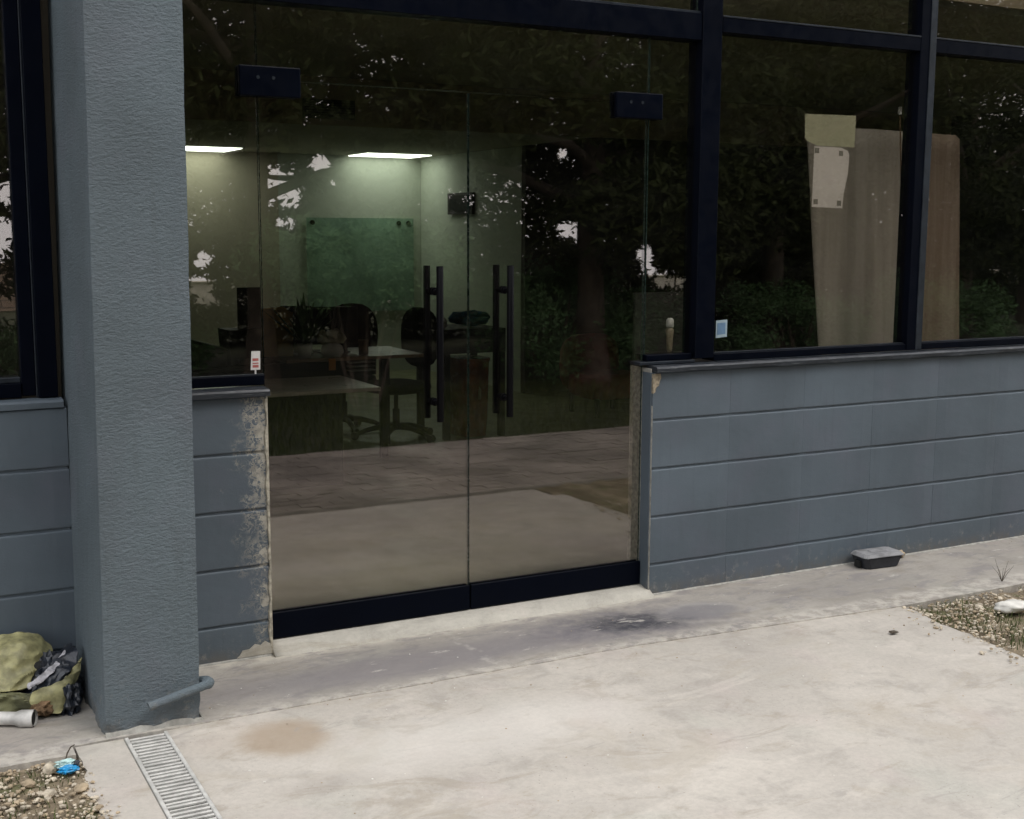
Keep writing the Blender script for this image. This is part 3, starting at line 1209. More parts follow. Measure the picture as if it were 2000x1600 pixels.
door('left leaf of the double glass doors with tall black bar handle', 1.3035, 2.0915, 1.951)
door('right leaf of the double glass doors with tall black bar handle', 2.0960, 2.8780, 2.242)

# ------------------------------------------------------------------ right windows
rw = thing('shop_window', 'wide black framed window above the right block wall, papers taped inside', 'window', (5.5, .08, 1.0))
edges = [3.215, 4.302, 5.45, 6.6, 7.75, 8.9]
for i in range(1, len(edges)):
    x = edges[i]
    bar('mullion', rw, x, x + .052, 1.0142, 3.22, YF + .002, YB)
    bar('mullion_edge', rw, x + .0525, x + .090, 1.0142, 3.22, YF - .002, YB - .01, 'frame_edge' if i == 1 else 'frame')
for i in range(len(edges) - 1):
    a = edges[i] + (.0905 if i else 0)
    b = edges[i + 1]
    bar('transom', rw, a, b, 2.340, 2.398, YF + .004, YB)
    bar('transom_edge', rw, a, b, 2.3985, 2.4055, YF + .002, YB - .03, 'frame_edge', .001)
    bar('bottom_rail', rw, a, b, 1.014, 1.043, YF + .006, YB)
    bar('rail_bead', rw, a, b, 1.0435, 1.048, YF + .02, YF + .034, 'frame_edge', .0005)
    pane('pane', rw, a - .0004, b + .004, 1.04, 2.344)
    pane('upper_pane', rw, a - .0004, b + .004, 2.404, 3.14)
    bar('head_rail', rw, a, b, 3.13, 3.22, YF + .004, YB)
bar('sill_rail', rw, 3.216, 9.0, 1.0125, 1.0135, YF - .02, YF + .004, 'frame_edge', .0002)

# ------------------------------------------------------------------ left window
lw = thing('shop_window', 'black framed window on the left of the column', 'window', (-.8, .08, 1.0))
bar('jamb', lw, .556, .615, 1.016, 3.22, YF - .004, YB)
bar('jamb_edge', lw, .551, .5555, 1.018, 3.22, YF + .008, YB - .03, 'frame_edge', .0008)
bar('sash_stile', lw, .508, .5505, 1.022, 3.22, YF + .012, YB)
bar('bottom_rail', lw, -3.3, .507, 1.018, 1.064, YF + .006, YB)
bar('sash_rail', lw, -3.3, .507, 1.0645, 1.082, YF + .016, YB, 'frame_edge')
pane('pane', lw, -.9, .5085, 1.078, 3.14)
bar('mullion', lw, -.96, -.9005, 1.083, 3.22)
pane('pane', lw, -3.3, -.9605, 1.078, 3.14)
bar('head_rail', lw, -3.3, .507, 3.13, 3.22)

# ------------------------------------------------------------------ building shell
b_ = thing('shop_building', 'single storey shop building behind the glass front', 'building', (3, 4.6, .06))
boxobj('fascia', 'paint', b_, -3.4, 9.2, .0, .16, 3.222, 3.75)
boxobj('roof', 'int_dark', b_, -3.4, 9.2, .162, 9.0, 3.45, 3.6)
boxobj('rear_wall', 'int_dark', b_, -3.4, 9.2, 8.7, 8.9, -.03, 3.449)
boxobj('side_wall', 'paint', b_, -3.6, -3.402, .0, 9.0, -.03, 3.7)
boxobj('side_wall', 'paint', b_, 9.202, 9.4, .0, 9.0, -.03, 3.7)
# blind boards behind the upper panes
boxobj('blind_board', 'int_bulk', b_, .93, 9.18, .24, .27, 2.62, 3.44)


def sbox(name, mat, *a):
    bm = newbm()
    box(bm, *a)
    return struct(name, bm, mat)


sbox('interior_floor', 'int_floor', -3.39, 9.19, .148, 8.69, -.05, .058)
sbox('interior_ceiling', 'int_ceiling', .80, 9.18, .30, 4.395, 2.60, 2.64)
sbox('interior_ceiling', 'int_ceiling', .80, 5.555, 4.46, 8.66, 2.30, 2.34)
sbox('interior_bulkhead', 'int_bulk', .80, 9.18, 4.4, 4.455, 2.272, 2.599)
sbox('interior_wall', 'int_beige', .80, 4.0, 8.26, 8.32, .058, 2.299)
sbox('interior_wall', 'int_wall', 4.001, 5.559, 8.261, 8.321, .058, 2.299)
sbox('interior_wall', 'int_wall', 5.56, 5.64, 6.03, 8.26, .058, 2.299)
sbox('interior_wall', 'int_dark', 5.56, 9.18, 5.95, 6.02, .058, 2.599)
sbox('interior_wall', 'int_dark', .70, .79, .15, 8.6, .058, 3.40)  # added partition, keeps the room behind the left window dark
sbox('interior_wall', 'int_dark', -3.39, .69, 3.0, 3.06, .058, 3.40)

# lit ceiling panels
def ceiling_light(label, pts, z):
    cx = sum(p[0] for p in pts) / 4
    cy = sum(p[1] for p in pts) / 4
    t = thing('ceiling_light', label, 'ceiling light', (cx, cy, z), 'square LED ceiling panels')
    bm = newbm()
    prism(bm, pts, z - .012, z - .004)
    finish('diffuser', bm, 'lamp', t)
    bm = newbm()
    big = [(cx + (x - cx) * 1.05, cy + (y - cy) * 1.05) for x, y in pts]
    prism(bm, big, z - .0035, z)
    finish('frame', bm, 'white_stuff', t)


def rect(x0, x1, y0, y1):
    return [(x0, y0), (x1, y0), (x1, y1), (x0, y1)]


ceiling_light('lit white square ceiling panel near the middle of the left door', rect(4.73, 5.42, 7.67, 8.20), 2.298)
ceiling_light('lit white square ceiling panel half hidden by the column', rect(2.78, 3.45, 7.60, 8.20), 2.298)

# grille on the bulkhead
gr = thing('air_grille', 'dark rectangular air grille on the bulkhead inside, seen through the left door', 'vent', (3.13, 4.39, 2.38))
bm = newbm()
box(bm, 2.944, 3.326, 4.384, 4.398, 2.312, 2.444)
box(bm, 2.956, 3.314, 4.380, 4.3835, 2.324, 2.432)
finish('frame', bm, 'dark_panel', gr)
for k in range(6):
    boxobj('louvre', 'black_plastic', gr, 2.958, 3.312, 4.372, 4.379, 2.330 + k * .017, 2.340 + k * .017)

# small box on the green wall
wb = thing('wall_panel', 'small dark framed box on the pale green interior wall', 'panel', (5.55, 7.24, 1.8))
boxobj('frame', 'dark_panel', wb, 5.525, 5.558, 6.97, 7.52, 1.70, 1.91)
boxobj('screen', 'black_plastic', wb, 5.518, 5.524, 7.02, 7.47, 1.725, 1.885)

# glass board on the back wall
gb = thing('glass_board', 'large green glass board on the back wall with dark corner fixings', 'board', (4.86, 8.23, 1.2))
boxobj('panel', 'board_glass', gb, 4.28, 5.46, 8.225, 8.235, .70, 1.665)
for fx in (4.34, 5.29, 5.40):
    bm = newbm()
    tube(bm, [(fx, 8.259, 1.615), (fx, 8.215, 1.615)], .025, 12)
    finish('fixing', bm, 'black_plastic', gb)

# ------------------------------------------------------------------ office furniture
def desk(label, x0, x1, y0, y1, z, top, legs, mod=True):
    t = thing('desk', label, 'desk', ((x0 + x1) / 2, (y0 + y1) / 2, .058))
    boxobj('desk_top', top, t, x0, x1, y0, y1, z - .022, z, .003)
    for (lx, ly) in legs:
        boxobj('leg', 'black_plastic', t, lx - .022, lx + .022, ly - .022, ly + .022, .058, z - .023, .002)
    if mod:
        boxobj('under_desk_panel', 'black_plastic', t, x0 + .05, x1 - .05, y1 - .04, y1 - .03, .30, z - .023)
    return t


nd = desk('pale topped desk nearest the glass of the left door', 1.45, 2.60, 2.18, 2.80, .70, 'pale_top', [(1.5, 2.25), (1.5, 2.74)], False)
boxobj('under_desk_panel', 'desk_shade_green', nd, 1.525, 2.585, 2.735, 2.75, .062, .677)  # dark green sheet paints the shade and dark reflection under the desk
desk('brown topped desk with monitors behind the pale desk', 2.46, 3.40, 3.38, 4.00, .743, 'wood_top', [(2.50, 3.46), (3.14, 3.46), (2.50, 3.95), (3.36, 3.95)], False)
boxobj('apron_drawer', 'black_plastic', [o for o in bpy.data.objects if o.get('category') == 'desk'][-1], 2.30, 3.07, 3.41, 3.44, .62, .720)


def rounded_slab(bm, cx, cy, cz, w, h, d, axis, n=20, p=3.2):
    """super-ellipse cushion; axis 'y' = standing, 'z' = lying"""
    rings = []
    for s, k in ((-1, .82), (-.7, .97), (0, 1.0), (.7, .97), (1, .82)):
        ring = []
        for i in range(n):
            a = 2 * math.pi * i / n
            c, s_ = math.cos(a), math.sin(a)
            u = math.copysign(abs(c) ** (2 / p), c) * w / 2 * k
            v = math.copysign(abs(s_) ** (2 / p), s_) * h / 2 * k
            if axis == 'y':
                ring.append(bm.verts.new((cx + u, cy + s * d / 2, cz + v)))
            else:
                ring.append(bm.verts.new((cx + u, cy + v, cz + s * d / 2)))
        rings.append(ring)
    for i in range(len(rings) - 1):
        for k in range(n):
            bm.faces.new((rings[i][k], rings[i][(k + 1) % n], rings[i + 1][(k + 1) % n], rings[i + 1][k])).smooth = True
    bm.faces.new(rings[0])
    bm.faces.new(rings[-1])
    bmesh.ops.recalc_face_normals(bm, faces=bm.faces)


def office_chair(label):
    t = thing('office_chair', label, 'chair', (0, 0, .058), 'office chairs')
    bm = newbm(); rounded_slab(bm, 0, 0, .44, .46, .44, .07, 'z'); finish('seat', bm, 'black_fabric', t)
    bm = newbm(); rounded_slab(bm, 0, .22, .78, .40, .44, .06, 'y', 20, 2.6); finish('backrest', bm, 'black_fabric', t)
    bm = newbm(); tube(bm, [(0, .05, .41), (0, .20, .40), (0, .262, .46), (0, .262, .70)], .014, 8); finish('back_bar', bm, 'black_plastic', t)
    bm = newbm(); tube(bm, [(0, 0, .13), (0, 0, .28), (0, 0, .281), (0, 0, .41)], [.026, .026, .016, .016], 12); finish('gas_column', bm, 'black_plastic', t)
    for k in range(5):
        a = k * 2 * math.pi / 5 + .3
        c, s = math.cos(a), math.sin(a)
        bm = newbm()
        tube(bm, [(.02 * c, .02 * s, .155), (.12 * c, .12 * s, .150), (.22 * c, .22 * s, .125), (.29 * c, .29 * s, .095)], [.024, .021, .017, .013], 8)
        finish('base_arm', bm, 'black_plastic', t)
        bm = newbm()
        x, y = .295 * c, .295 * s
        tube(bm, [(x - s * .022, y + c * .022, .088), (x + s * .022, y - c * .022, .088)], .028, 12)
        finish('caster', bm, 'black_plastic', t)
    return t


def copy_thing(t, label, loc, rz):
    r = t.copy()
    COL.objects.link(r)
    for ch in [c for c in bpy.data.objects if c.parent == t]:
        c = ch.copy()
        COL.objects.link(c)
        c.parent = r
    r['label'] = label
    r.location = loc
    r.rotation_euler = (0, 0, rz)
    return r


ch = office_chair('black office chair behind the left end of the right-hand handle')
ch.location = (3.50, 4.10, .058)
ch.rotation_euler = (0, 0, R(-75))
copy_thing(ch, 'black office chair behind the brown desk, its back beside the wide monitor', (3.30, 4.62, .058), R(-40))
copy_thing(ch, 'black office chair behind the left end of the brown desk', (2.78, 4.30, .058), R(10))


def monitor(label, cx, y, z0, w, h, tilt=0.0, stand=True, zbase=None):
    t = thing('monitor', label, 'monitor', (cx, y, zbase if zbase else z0))
    boxobj('screen', 'black_plastic', t, cx - w / 2, cx + w / 2, y - .012, y + .012, z0, z0 + h, .004)
    if stand:
        zb = zbase if zbase else z0 - .1
        bm = newbm()
        box(bm, cx - .02, cx + .02, y + .0125, y + .03, zb + .013, z0 + h * .5)
        box(bm, cx - .10, cx + .10, y - .07, y + .09, zb + .001, zb + .012, .002)
        finish('stand', bm, 'black_plastic', t)
    t.rotation_euler = (0, 0, tilt)
    return t


monitor('tall dark screen standing at the left door joint', 2.40, 3.95, .80, .155, .37, 0, True, .691 - .02)
monitor('wide black monitor on the brown desk under the glass board', 2.885, 3.72, .80, .37, .245, .05, True, .743)
monitor('dark monitor turned sideways at the left end of the brown desk', 2.62, 3.66, .79, .20, .27, -.5, True, .743)

# printer-like dark mass left of door joint, on a low cabinet
cb = thing('cabinet', 'low black cabinet behind the side pane left of the doors', 'cabinet', (2.1, 3.95, .058))
boxobj('body', 'black_plastic', cb, 1.70, 2.56, 3.72, 4.2, .058, .65, .004)
boxobj('top', 'dark_panel', cb, 1.69, 2.57, 3.70, 4.21, .651, .670, .002)
pr = thing('printer', 'black office printer on the cabinet beside the tall dark screen', 'printer', (2.35, 3.9, .671))
bm = newbm()
plate(bm, [(2.235, .672), (2.50, .672), (2.50, .90), (2.215, .905)], 3.80, 4.05)
finish('body', bm, 'black_plastic', pr)
boxobj('paper_tray', 'dark_panel', pr, 2.26, 2.48, 3.70, 3.799, .69, .72, .003)
fb = thing('file_box', 'dark slanted file box on the cabinet close to the column', 'box', (2.1, 3.9, .671))
bm = newbm()
plate(bm, [(2.02, .672), (2.20, .672), (2.205, .78), (2.03, .835)], 3.80, 4.1)
finish('body', bm, 'black_plastic', fb)
bm = newbm()
plate(bm, [(2.028, .8355), (2.208, .7805), (2.209, .787), (2.028, .842)], 3.79, 4.11)
finish('lid', bm, 'steel', fb)
# yellow folder leaning
yf = newbm()
plate(yf, [(2.38, .745), (2.58, .745), (2.58, 1.02), (2.52, 1.06), (2.38, 1.05)], 3.60, 3.61)
tag(finish('folder', yf, 'yellow'), 'mustard yellow folder leaning at the left end of the brown desk', 'folder')

# potted plant
pp = thing('potted_plant', 'small potted plant with upright leaves on the brown desk', 'plant', (2.60, 3.44, .743))
bm = newbm()
lathe(bm, (2.60, 3.44, .744), [(.035, 0), (.05, .07), (.052, .09), (.045, .09)], 16)
finish('pot', bm, 'white_stuff', pp)
bm = newbm()
rr = random.Random(4)
for k in range(46):
    a, e = rr.uniform(0, 6.28), rr.uniform(.7, 1.5)
    L = rr.uniform(.16, .38)
    p0 = Vector((2.60, 3.44, .82))
    dv = Vector((math.cos(a) * math.cos(e), math.sin(a) * math.cos(e), math.sin(e)))
    sidev = dv.cross(Vector((0, 0, 1))).normalized() * .018
    p1 = p0 + dv * L * .6
    p2 = p0 + dv * L + Vector((0, 0, -.02))
    vv = [bm.verts.new(q) for q in (p0, p1 + sidev, p2, p1 - sidev)]
    bm.faces.new(vv)
finish('foliage', bm, 'leaf_shrub', pp)

# cream flowers / crumpled cream cloth on desk
fl = thing('flower_vase', 'cream flowers in a pale vase on the brown desk', 'flowers', (2.78, 3.43, .743))
bm = newbm()
lathe(bm, (2.78, 3.43, .744), [(.05, 0), (.075, .03), (.065, .07), (.04, .09)], 16)
finish('vase', bm, 'white_stuff', fl)
for k in range(7):
    bm = newbm()
    a = k * .9
    rock(bm, (2.78 + .07 * math.cos(a) * (k > 0), 3.43 + .04 * math.sin(a) * (k > 0), .86 + .03 * (k % 2)), .040, k * 3.3, (1, 1, .8), 2)
    finish('flower', bm, 'cream_petal', fl, True)
bm = newbm()
box(bm, 2.735, 2.782, 3.370, 3.378, .665, .738, .003)
tag(finish('sticky_note', bm, 'orange'), 'orange tag hanging from the front edge of the brown desk', 'tag')
# paper stack tray
pt = thing('letter_tray', 'white letter tray under the right part of the brown desk edge', 'tray', (2.94, 3.38, .65))
for k in range(3):
    boxobj('shelf', 'white_stuff', pt, 2.865, 3.035, 3.335, 3.405, .655 + k * .026, .661 + k * .026, .001)
cup = newbm()
lathe(cup, (3.02, 3.50, .744), [(.03, 0), (.034, .09), (.034, .095)], 14)
tag(finish('cup', cup, 'sack_brown'), 'brown cup on the brown desk in front of the monitor', 'cup')
bk = newbm()
box(bk, 2.90, 2.95, 3.60, 3.68, .744, 1.05, .004)
tag(finish('speaker', bk, 'black_plastic'), 'small black upright speaker on the brown desk', 'speaker')

# black cabinet table with clutter, amber container below
ct = thing('side_table', 'black side table with a deep apron behind the door handles', 'table', (3.98, 4.1, .058))
boxobj('table_top', 'black_plastic', ct, 3.70, 4.28, 3.9, 4.4, .675, .848, .004)
boxobj('leg', 'black_plastic', ct, 3.79, 3.835, 3.90, 3.945, .058, .674)
boxobj('leg', 'black_plastic', ct, 4.235, 4.275, 3.90, 3.945, .058, .674)
boxobj('leg', 'black_plastic', ct, 3.79, 3.835, 4.35, 4.395, .058, .674)
boxobj('leg', 'black_plastic', ct, 4.235, 4.275, 4.35, 4.395, .058, .674)
ac = thing('storage_tub', 'amber brown translucent tub under the black side table', 'tub', (4.06, 4.05, .058))
bm = newbm()
rings = []
for z, k in ((.06, .86), (.2, .93), (.60, 1.0), (.615, 1.05), (.63, 1.05)):
    ring = [bm.verts.new((4.06 + math.copysign(abs(math.cos(a)) ** .5, math.cos(a)) * .125 * k, 4.08 + math.copysign(abs(math.sin(a)) ** .5, math.sin(a)) * .16 * k, z)) for a in [i * 2 * math.pi / 28 for i in range(28)]]
    rings.append(ring)
for i in range(len(rings) - 1):
    for k in range(28):
        bm.faces.new((rings[i][k], rings[i][(k + 1) % 28], rings[i + 1][(k + 1) % 28], rings[i + 1][k])).smooth = True
bm.faces.new(rings[-1])
finish('body', bm, 'amber', ac)
bm = newbm()
rock(bm, (4.075, 3.925, .38), .045, 3, (1, .15, 1), 2)
finish('pale_label', bm, 'cream_petal', ac, True)


def crumple(name, c, s, seed, mat, sub=4, amp=.35, freq=2.2, parent=None, flat=None):
    bm = newbm()
    res = bmesh.ops.create_icosphere(bm, subdivisions=sub, radius=1)
    for v in res['verts']:
        p = v.co.copy()
        n1 = 1 - abs(noise.noise(p * freq + Vector((seed, 0, 0)))) * 2
        n2 = 1 - abs(noise.noise(p * freq * 2.3 + Vector((0, seed, 0)))) * 2
        k = 1 + amp * (n1 - .5) + amp * .45 * (n2 - .5)
        q = Vector((p.x * s[0], p.y * s[1], p.z * s[2])) * k
        v.co = Vector(c) + q
        if flat is not None and v.co.z < flat:
            v.co.z = flat
    return finish(name, bm, mat, parent)


tag(crumple('bag', (4.06, 4.05, .915), (.15, .12, .055), 4.0, 'blue_cloth', 3, .3, 1.6, None, .849), 'dark blue cloth bag lying on the black side table', 'bag')
tag(crumple('bag', (3.81, 4.03, .885), (.055, .06, .045), 9.0, 'white_stuff', 3, .35, 1.8, None, .849), 'small white bag on the black side table left of the blue bag', 'bag')

# dark red armchair dimly seen
rc = thing('armchair', 'dark red upholstered armchair dimly seen at the right of the right door', 'chair', (5.6, 4.5, .058))
bm = newbm(); rounded_slab(bm, 5.55, 4.55, .30, .55, .55, .20, 'z'); finish('seat', bm, 'red_cloth', rc)
bm = newbm(); rounded_slab(bm, 5.55, 4.80, .45, .55, .50, .12, 'y'); finish('backrest', bm, 'red_cloth', rc)
for lx in (5.35, 5.75):
    for ly in (4.35, 4.75):
        boxobj('leg', 'black_plastic', rc, lx - .015, lx + .015, ly - .015, ly + .015, .058, .21)

# items behind the narrow pane right of the doors
bt = thing('bottle', 'slim tan bottle with white cap behind the narrow pane right of the doors', 'bottle', (3.315, .50, 1.003))
bm = newbm()
lathe(bm, (3.315, .50, 1.003), [(.010, 0), (.013, .02), (.016, .08), (.019, .105), (.012, .115)], 16)
finish('body', bm, 'bottle_body', bt)
bm = newbm()
lathe(bm, (3.315, .50, 1.1185), [(.016, 0), (.018, .006), (.017, .034), (.010, .042)], 16)
finish('cap', bm, 'bottle_cap', bt)
cr = thing('dark_panel_box', 'dark grey panel box standing behind the narrow pane right of the doors', 'box', (3.36, .62, .058))  # plain dark panel set in as a backdrop to the bottle
boxobj('body', 'dark_panel', cr, 3.18, 3.58, .46, .58, .058, 1.002, .003)
boxobj('back_board', 'dark_panel', cr, 3.18, 3.60, .582, .60, .058, 1.272, .002)

# boards leaning inside the right window
def board(label, x0, x1, xt0, xt1, yb, yt, zt, mat, seed):
    bm = newbm()
    nx, nz = 14, 24
    F = []
    for i in range(nx + 1):
        col = []
        for j in range(nz + 1):
            t = j / nz
            a = x0 + (xt0 - x0) * t
            b = x1 + (xt1 - x1) * t
            x = a + (b - a) * i / nx
            y = yb + (yt - yb) * t + .012 * math.sin(i / nx * 7 + seed) + .006 * noise.noise(Vector((i * .3, j * .15, seed)))
            z = .062 + (zt - .062) * t
            if j == nz and i in (0, nx):
                z -= .02
            col.append((x, y, z))
        F.append(col)
    fr = [[bm.verts.new(p) for p in col] for col in F]
    bk_ = [[bm.verts.new((p[0], p[1] + .006, p[2])) for p in col] for col in F]
    for i in range(nx):
        for j in range(nz):
            bm.faces.new((fr[i][j], fr[i + 1][j], fr[i + 1][j + 1], fr[i][j + 1])).smooth = True
            bm.faces.new((bk_[i][j], bk_[i][j + 1], bk_[i + 1][j + 1], bk_[i + 1][j])).smooth = True
    for j in range(nz):
        bm.faces.new((fr[0][j], fr[0][j + 1], bk_[0][j + 1], bk_[0][j]))
        bm.faces.new((fr[nx][j], bk_[nx][j], bk_[nx][j + 1], fr[nx][j + 1]))
    for i in range(nx):
        bm.faces.new((fr[i][nz], fr[i + 1][nz], bk_[i + 1][nz], bk_[i][nz]))
        bm.faces.new((fr[i][0], bk_[i][0], bk_[i + 1][0], fr[i + 1][0]))
    o = finish('board', bm, mat)
    tag(o, label, 'board')


board('tall beige board leaning inside the window behind the taped papers', 4.105, 4.62, 3.94, 4.60, .26, .34, 2.022, 'sheet_beige', 1.0)
board('tall brown board leaning inside the window right of the mullion', 4.60, 5.02, 4.58, 4.92, .33, .36, 2.02, 'sheet_brown', 2.4)
# cable hanging in front of the beige board
cb2 = thing('hanging_cable', 'thin brown cable hanging in front of the beige board', 'cable', (4.41, .22, 2.05))
bm = newbm()
pts = [(4.395, .24, 2.10), (4.400, .24, 2.04), (4.41, .238, 1.9), (4.43, .232, 1.6), (4.47, .225, 1.3), (4.53, .22, 1.05), (4.55, .22, .8)]
tube(bm, pts, .003, 6)
finish('wire', bm, 'sack_brown', cb2)
bm = newbm()
tube(bm, [(4.395, .24, 2.085), (4.395, .24, 2.12)], .009, 10)
finish('plug', bm, 'white_stuff', cb2)

# ------------------------------------------------------------------ papers and stickers on the glass
def paper(name, label, pts, mat, y=.0835, th=.0006):
    bm = newbm()
    plate(bm, pts, y, y + th)
    o = finish(name, bm, mat)
    tag(o, label, 'paper')
    return o


paper('paper', 'pale green paper taped inside the window above the white paper',
      [(3.695, 2.045), (3.983, 2.050), (3.980, 1.914), (3.772, 1.915), (3.715, 1.931), (3.699, 1.945)], 'paper_green')
wp = paper('paper', 'white paper with four tape squares under the pale green paper',
           [(3.754, 1.9115), (3.905, 1.9105), (3.945, 1.897), (3.954, 1.880), (3.950, 1.80), (3.930, 1.715), (3.925, 1.650), (3.752, 1.655)], 'paper_white', .0843)
for (tx, tz) in ((3.769, 1.894), (3.905, 1.886), (3.772, 1.677), (3.905, 1.672)):
    bm = newbm()
    plate(bm, [(tx - .012, tz - .011), (tx + .012, tz - .011), (tx + .012, tz + .011), (tx - .012, tz + .011)], .0836, .0841)
    finish('tape', bm, 'tape', wp)

st = thing('sticker', 'small square blue sticker with pale border at the corner of the right window', 'sticker', (3.27, .069, 1.14))
bm = newbm()
plate(bm, [(3.244, 1.106), (3.302, 1.110), (3.302, 1.182), (3.244, 1.179)], .0690, .0696)
finish('border', bm, 'pale_blue', st)
bm = newbm()
plate(bm, [(3.250, 1.119), (3.293, 1.122), (3.293, 1.170), (3.250, 1.168)], .0684, .0689)
finish('print', bm, 'blue_film', st)
tg = thing('sticker', 'small white sticker with red print low on the side pane left of the doors', 'sticker', (1.27, .069, 1.10))
bm = newbm()
plate(bm, [(1.255, 1.067), (1.289, 1.067), (1.290, 1.132), (1.259, 1.132)], .0690, .0696)
finish('label_sheet', bm, 'tag_white', tg)
bm = newbm()
for z0, z1 in ((1.075, 1.084), (1.088, 1.092), (1.098, 1.107)):
    plate(bm, [(1.262, z0), (1.283, z0), (1.283, z1), (1.262, z1)], .0684, .0689)
finish('print', bm, 'tag_red', tg)
bm = newbm()
plate(bm, [(1.269, 1.051), (1.275, 1.051), (1.275, 1.0665), (1.269, 1.0665)], .0690, .0696)
finish('tail', bm, 'tag_white', tg)

# ------------------------------------------------------------------ things on the ground
bb = thing('bait_box', 'low dusty black plastic box with grey lid at the foot of the right wall', 'box', (4.065, -.078, ZA))
bb.scale = (.95, .95, 1.0)
bb.rotation_euler = (0, 0, R(-4))
def lb(name, mat, pts0, pts1, z0, z1, bev=.004):
    bm = newbm()
    lo = [bm.verts.new((x, y, z0)) for x, y in pts0]
    hi = [bm.verts.new((x, y, z1)) for x, y in pts1]
    bm.faces.new(list(reversed(lo)))
    bm.faces.new(hi)
    n = len(pts0)
    for i in range(n):
        bm.faces.new((lo[i], lo[(i + 1) % n], hi[(i + 1) % n], hi[i]))
    if bev:
        bmesh.ops.bevel(bm, geom=list(bm.edges), offset=bev, segments=2, affect='EDGES')
    return finish(name, bm, mat, bb, loc=(0, 0, 0))


def oct_(w, d, c):
    return [(-w + c, -d), (w - c, -d), (w, -d + c), (w, d - c), (w - c, d), (-w + c, d), (-w, d - c), (-w, -d + c)]


lb('body', 'bait_black', oct_(.098, .052, .02), oct_(.112, .060, .016), .0, .052)
ld = lb('lid', 'bait_top', oct_(.118, .066, .012), oct_(.104, .054, .014), .0525, .068, .003)
lb('lid_ridge', 'bait_top', oct_(.05, .022, .008), oct_(.045, .018, .008), .0685, .073, .001)
lb('opening', 'hole', [(-.118, -.018), (-.104, -.018), (-.104, .018), (-.118, .018)], [(-.118, -.018), (-.104, -.018), (-.104, .018), (-.118, .018)], .006, .036, 0)
lb('hinge', 'bait_black', oct_(.020, .006, .002), oct_(.02, .006, .002), .03, .05, .001).location = (.10, -.03, 0)

# white pipe with socket end
pv = thing('plastic_pipe', 'dusty white plastic pipe lying on the ground left of the column', 'pipe', (.36, -.2, ZA))
A0, A1 = Vector((.12, -.12, .090)), Vector((.405, -.268, .086))
A2, A3 = Vector((.421, -.277, .086)), Vector((.456, -.296, .0875))
bm = newbm()
tube(bm, [A0, A1, A2, A3], [.020, .020, .026, .026], 24, cap=False)
dd = (A3 - A2).normalized()
tube(bm, [A3, A3 - dd * .03], [.0225, .0225], 24, cap=False)
finish('tube', bm, 'pvc', pv)
bm = newbm()
tube(bm, [A3 - dd * .006, A3 - dd * .008], .0225, 24)
finish('bore', bm, 'hole', pv)

# heap of crumpled sack
sk = thing('crumpled_sack', 'crumpled yellow-green and black plastic sack heaped against the wall left of the column', 'sack', (.46, -.12, ZA))


def drape(name, mat, corners, nx, ny, amp, seed, freq=16, fold=.0, thick=.003):
    """cloth patch from a grid of hand placed points"""
    G = [[Vector(p) for p in row] for row in corners]
    rows, cols = len(G), len(G[0])

    def cr(p0, p1, p2, p3, t):
        return .5 * ((2 * p1) + (p2 - p0) * t + (2 * p0 - 5 * p1 + 4 * p2 - p3) * t * t + (3 * p1 - p0 - 3 * p2 + p3) * t ** 3)

    def at(row, t):
        f = t * (cols - 1)
        i = min(cols - 2, int(f))
        u = f - i
        g_ = lambda k: row[max(0, min(cols - 1, k))]
        return cr(g_(i - 1), g_(i), g_(i + 1), g_(i + 2), u)

    bm = newbm()
    V = []
    for b in range(ny + 1):
        s = b / ny
        f = s * (rows - 1)
        j = min(rows - 2, int(f))
        u = f - j
        line = []
        for a in range(nx + 1):
            t = a / nx
            q = [at(G[max(0, min(rows - 1, k))], t) for k in (j - 1, j, j + 1, j + 2)]
            p = cr(q[0], q[1], q[2], q[3], u)
            wv = noise.noise(p * 9 + Vector((seed, seed, 0))) * 3.2
            pl1 = abs(math.sin((p.x * math.cos(seed) + p.z * math.sin(seed)) * freq * 2.6 + wv))
            r1 = abs(noise.noise(p * freq * .55 + Vector((seed, 0, 3))))
            r2_ = abs(noise.noise(Vector((p.x * 14, p.y * 14, p.z * 40)) + Vector((0, seed, seed))))
            off = amp * (1.1 * (.5 - pl1 ** .6) + 1.3 * (.4 - 1.6 * r1) + .35 * (.5 - 1.8 * r2_))
            ed = Vector((noise.noise(p * 40 + Vector((seed, 1, 0))), noise.noise(p * 40 + Vector((3, seed, 0))), noise.noise(p * 40 + Vector((0, 5, seed))))) * .006
            p = p + Vector((.15, -.9, .45)) * off + (ed if a in (0, nx) or b in (0, ny) else ed * .3)
            p.z = max(p.z, ZA + .002)
            line.append(bm.verts.new(p))
        V.append(line)
    for b in range(ny):
        for a in range(nx):
            bm.faces.new((V[b][a], V[b][a + 1], V[b + 1][a + 1], V[b + 1][a]))
    o = finish(name, bm, mat, sk)
    md = o.modifiers.new('thickness', 'SOLIDIFY')
    md.thickness = thick
    return o


# black bulk under everything
for (c, s_, sd_) in (((.53, -.13, .12), (.085, .09, .10), 3), ((.40, -.08, .12), (.11, .08, .07), 6), ((.565, -.18, .095), (.042, .08, .075), 8)):
    crumple('black_lining', c, s_, sd_, 'sack_black', 4, .32, 2.0, sk, ZA + .001)
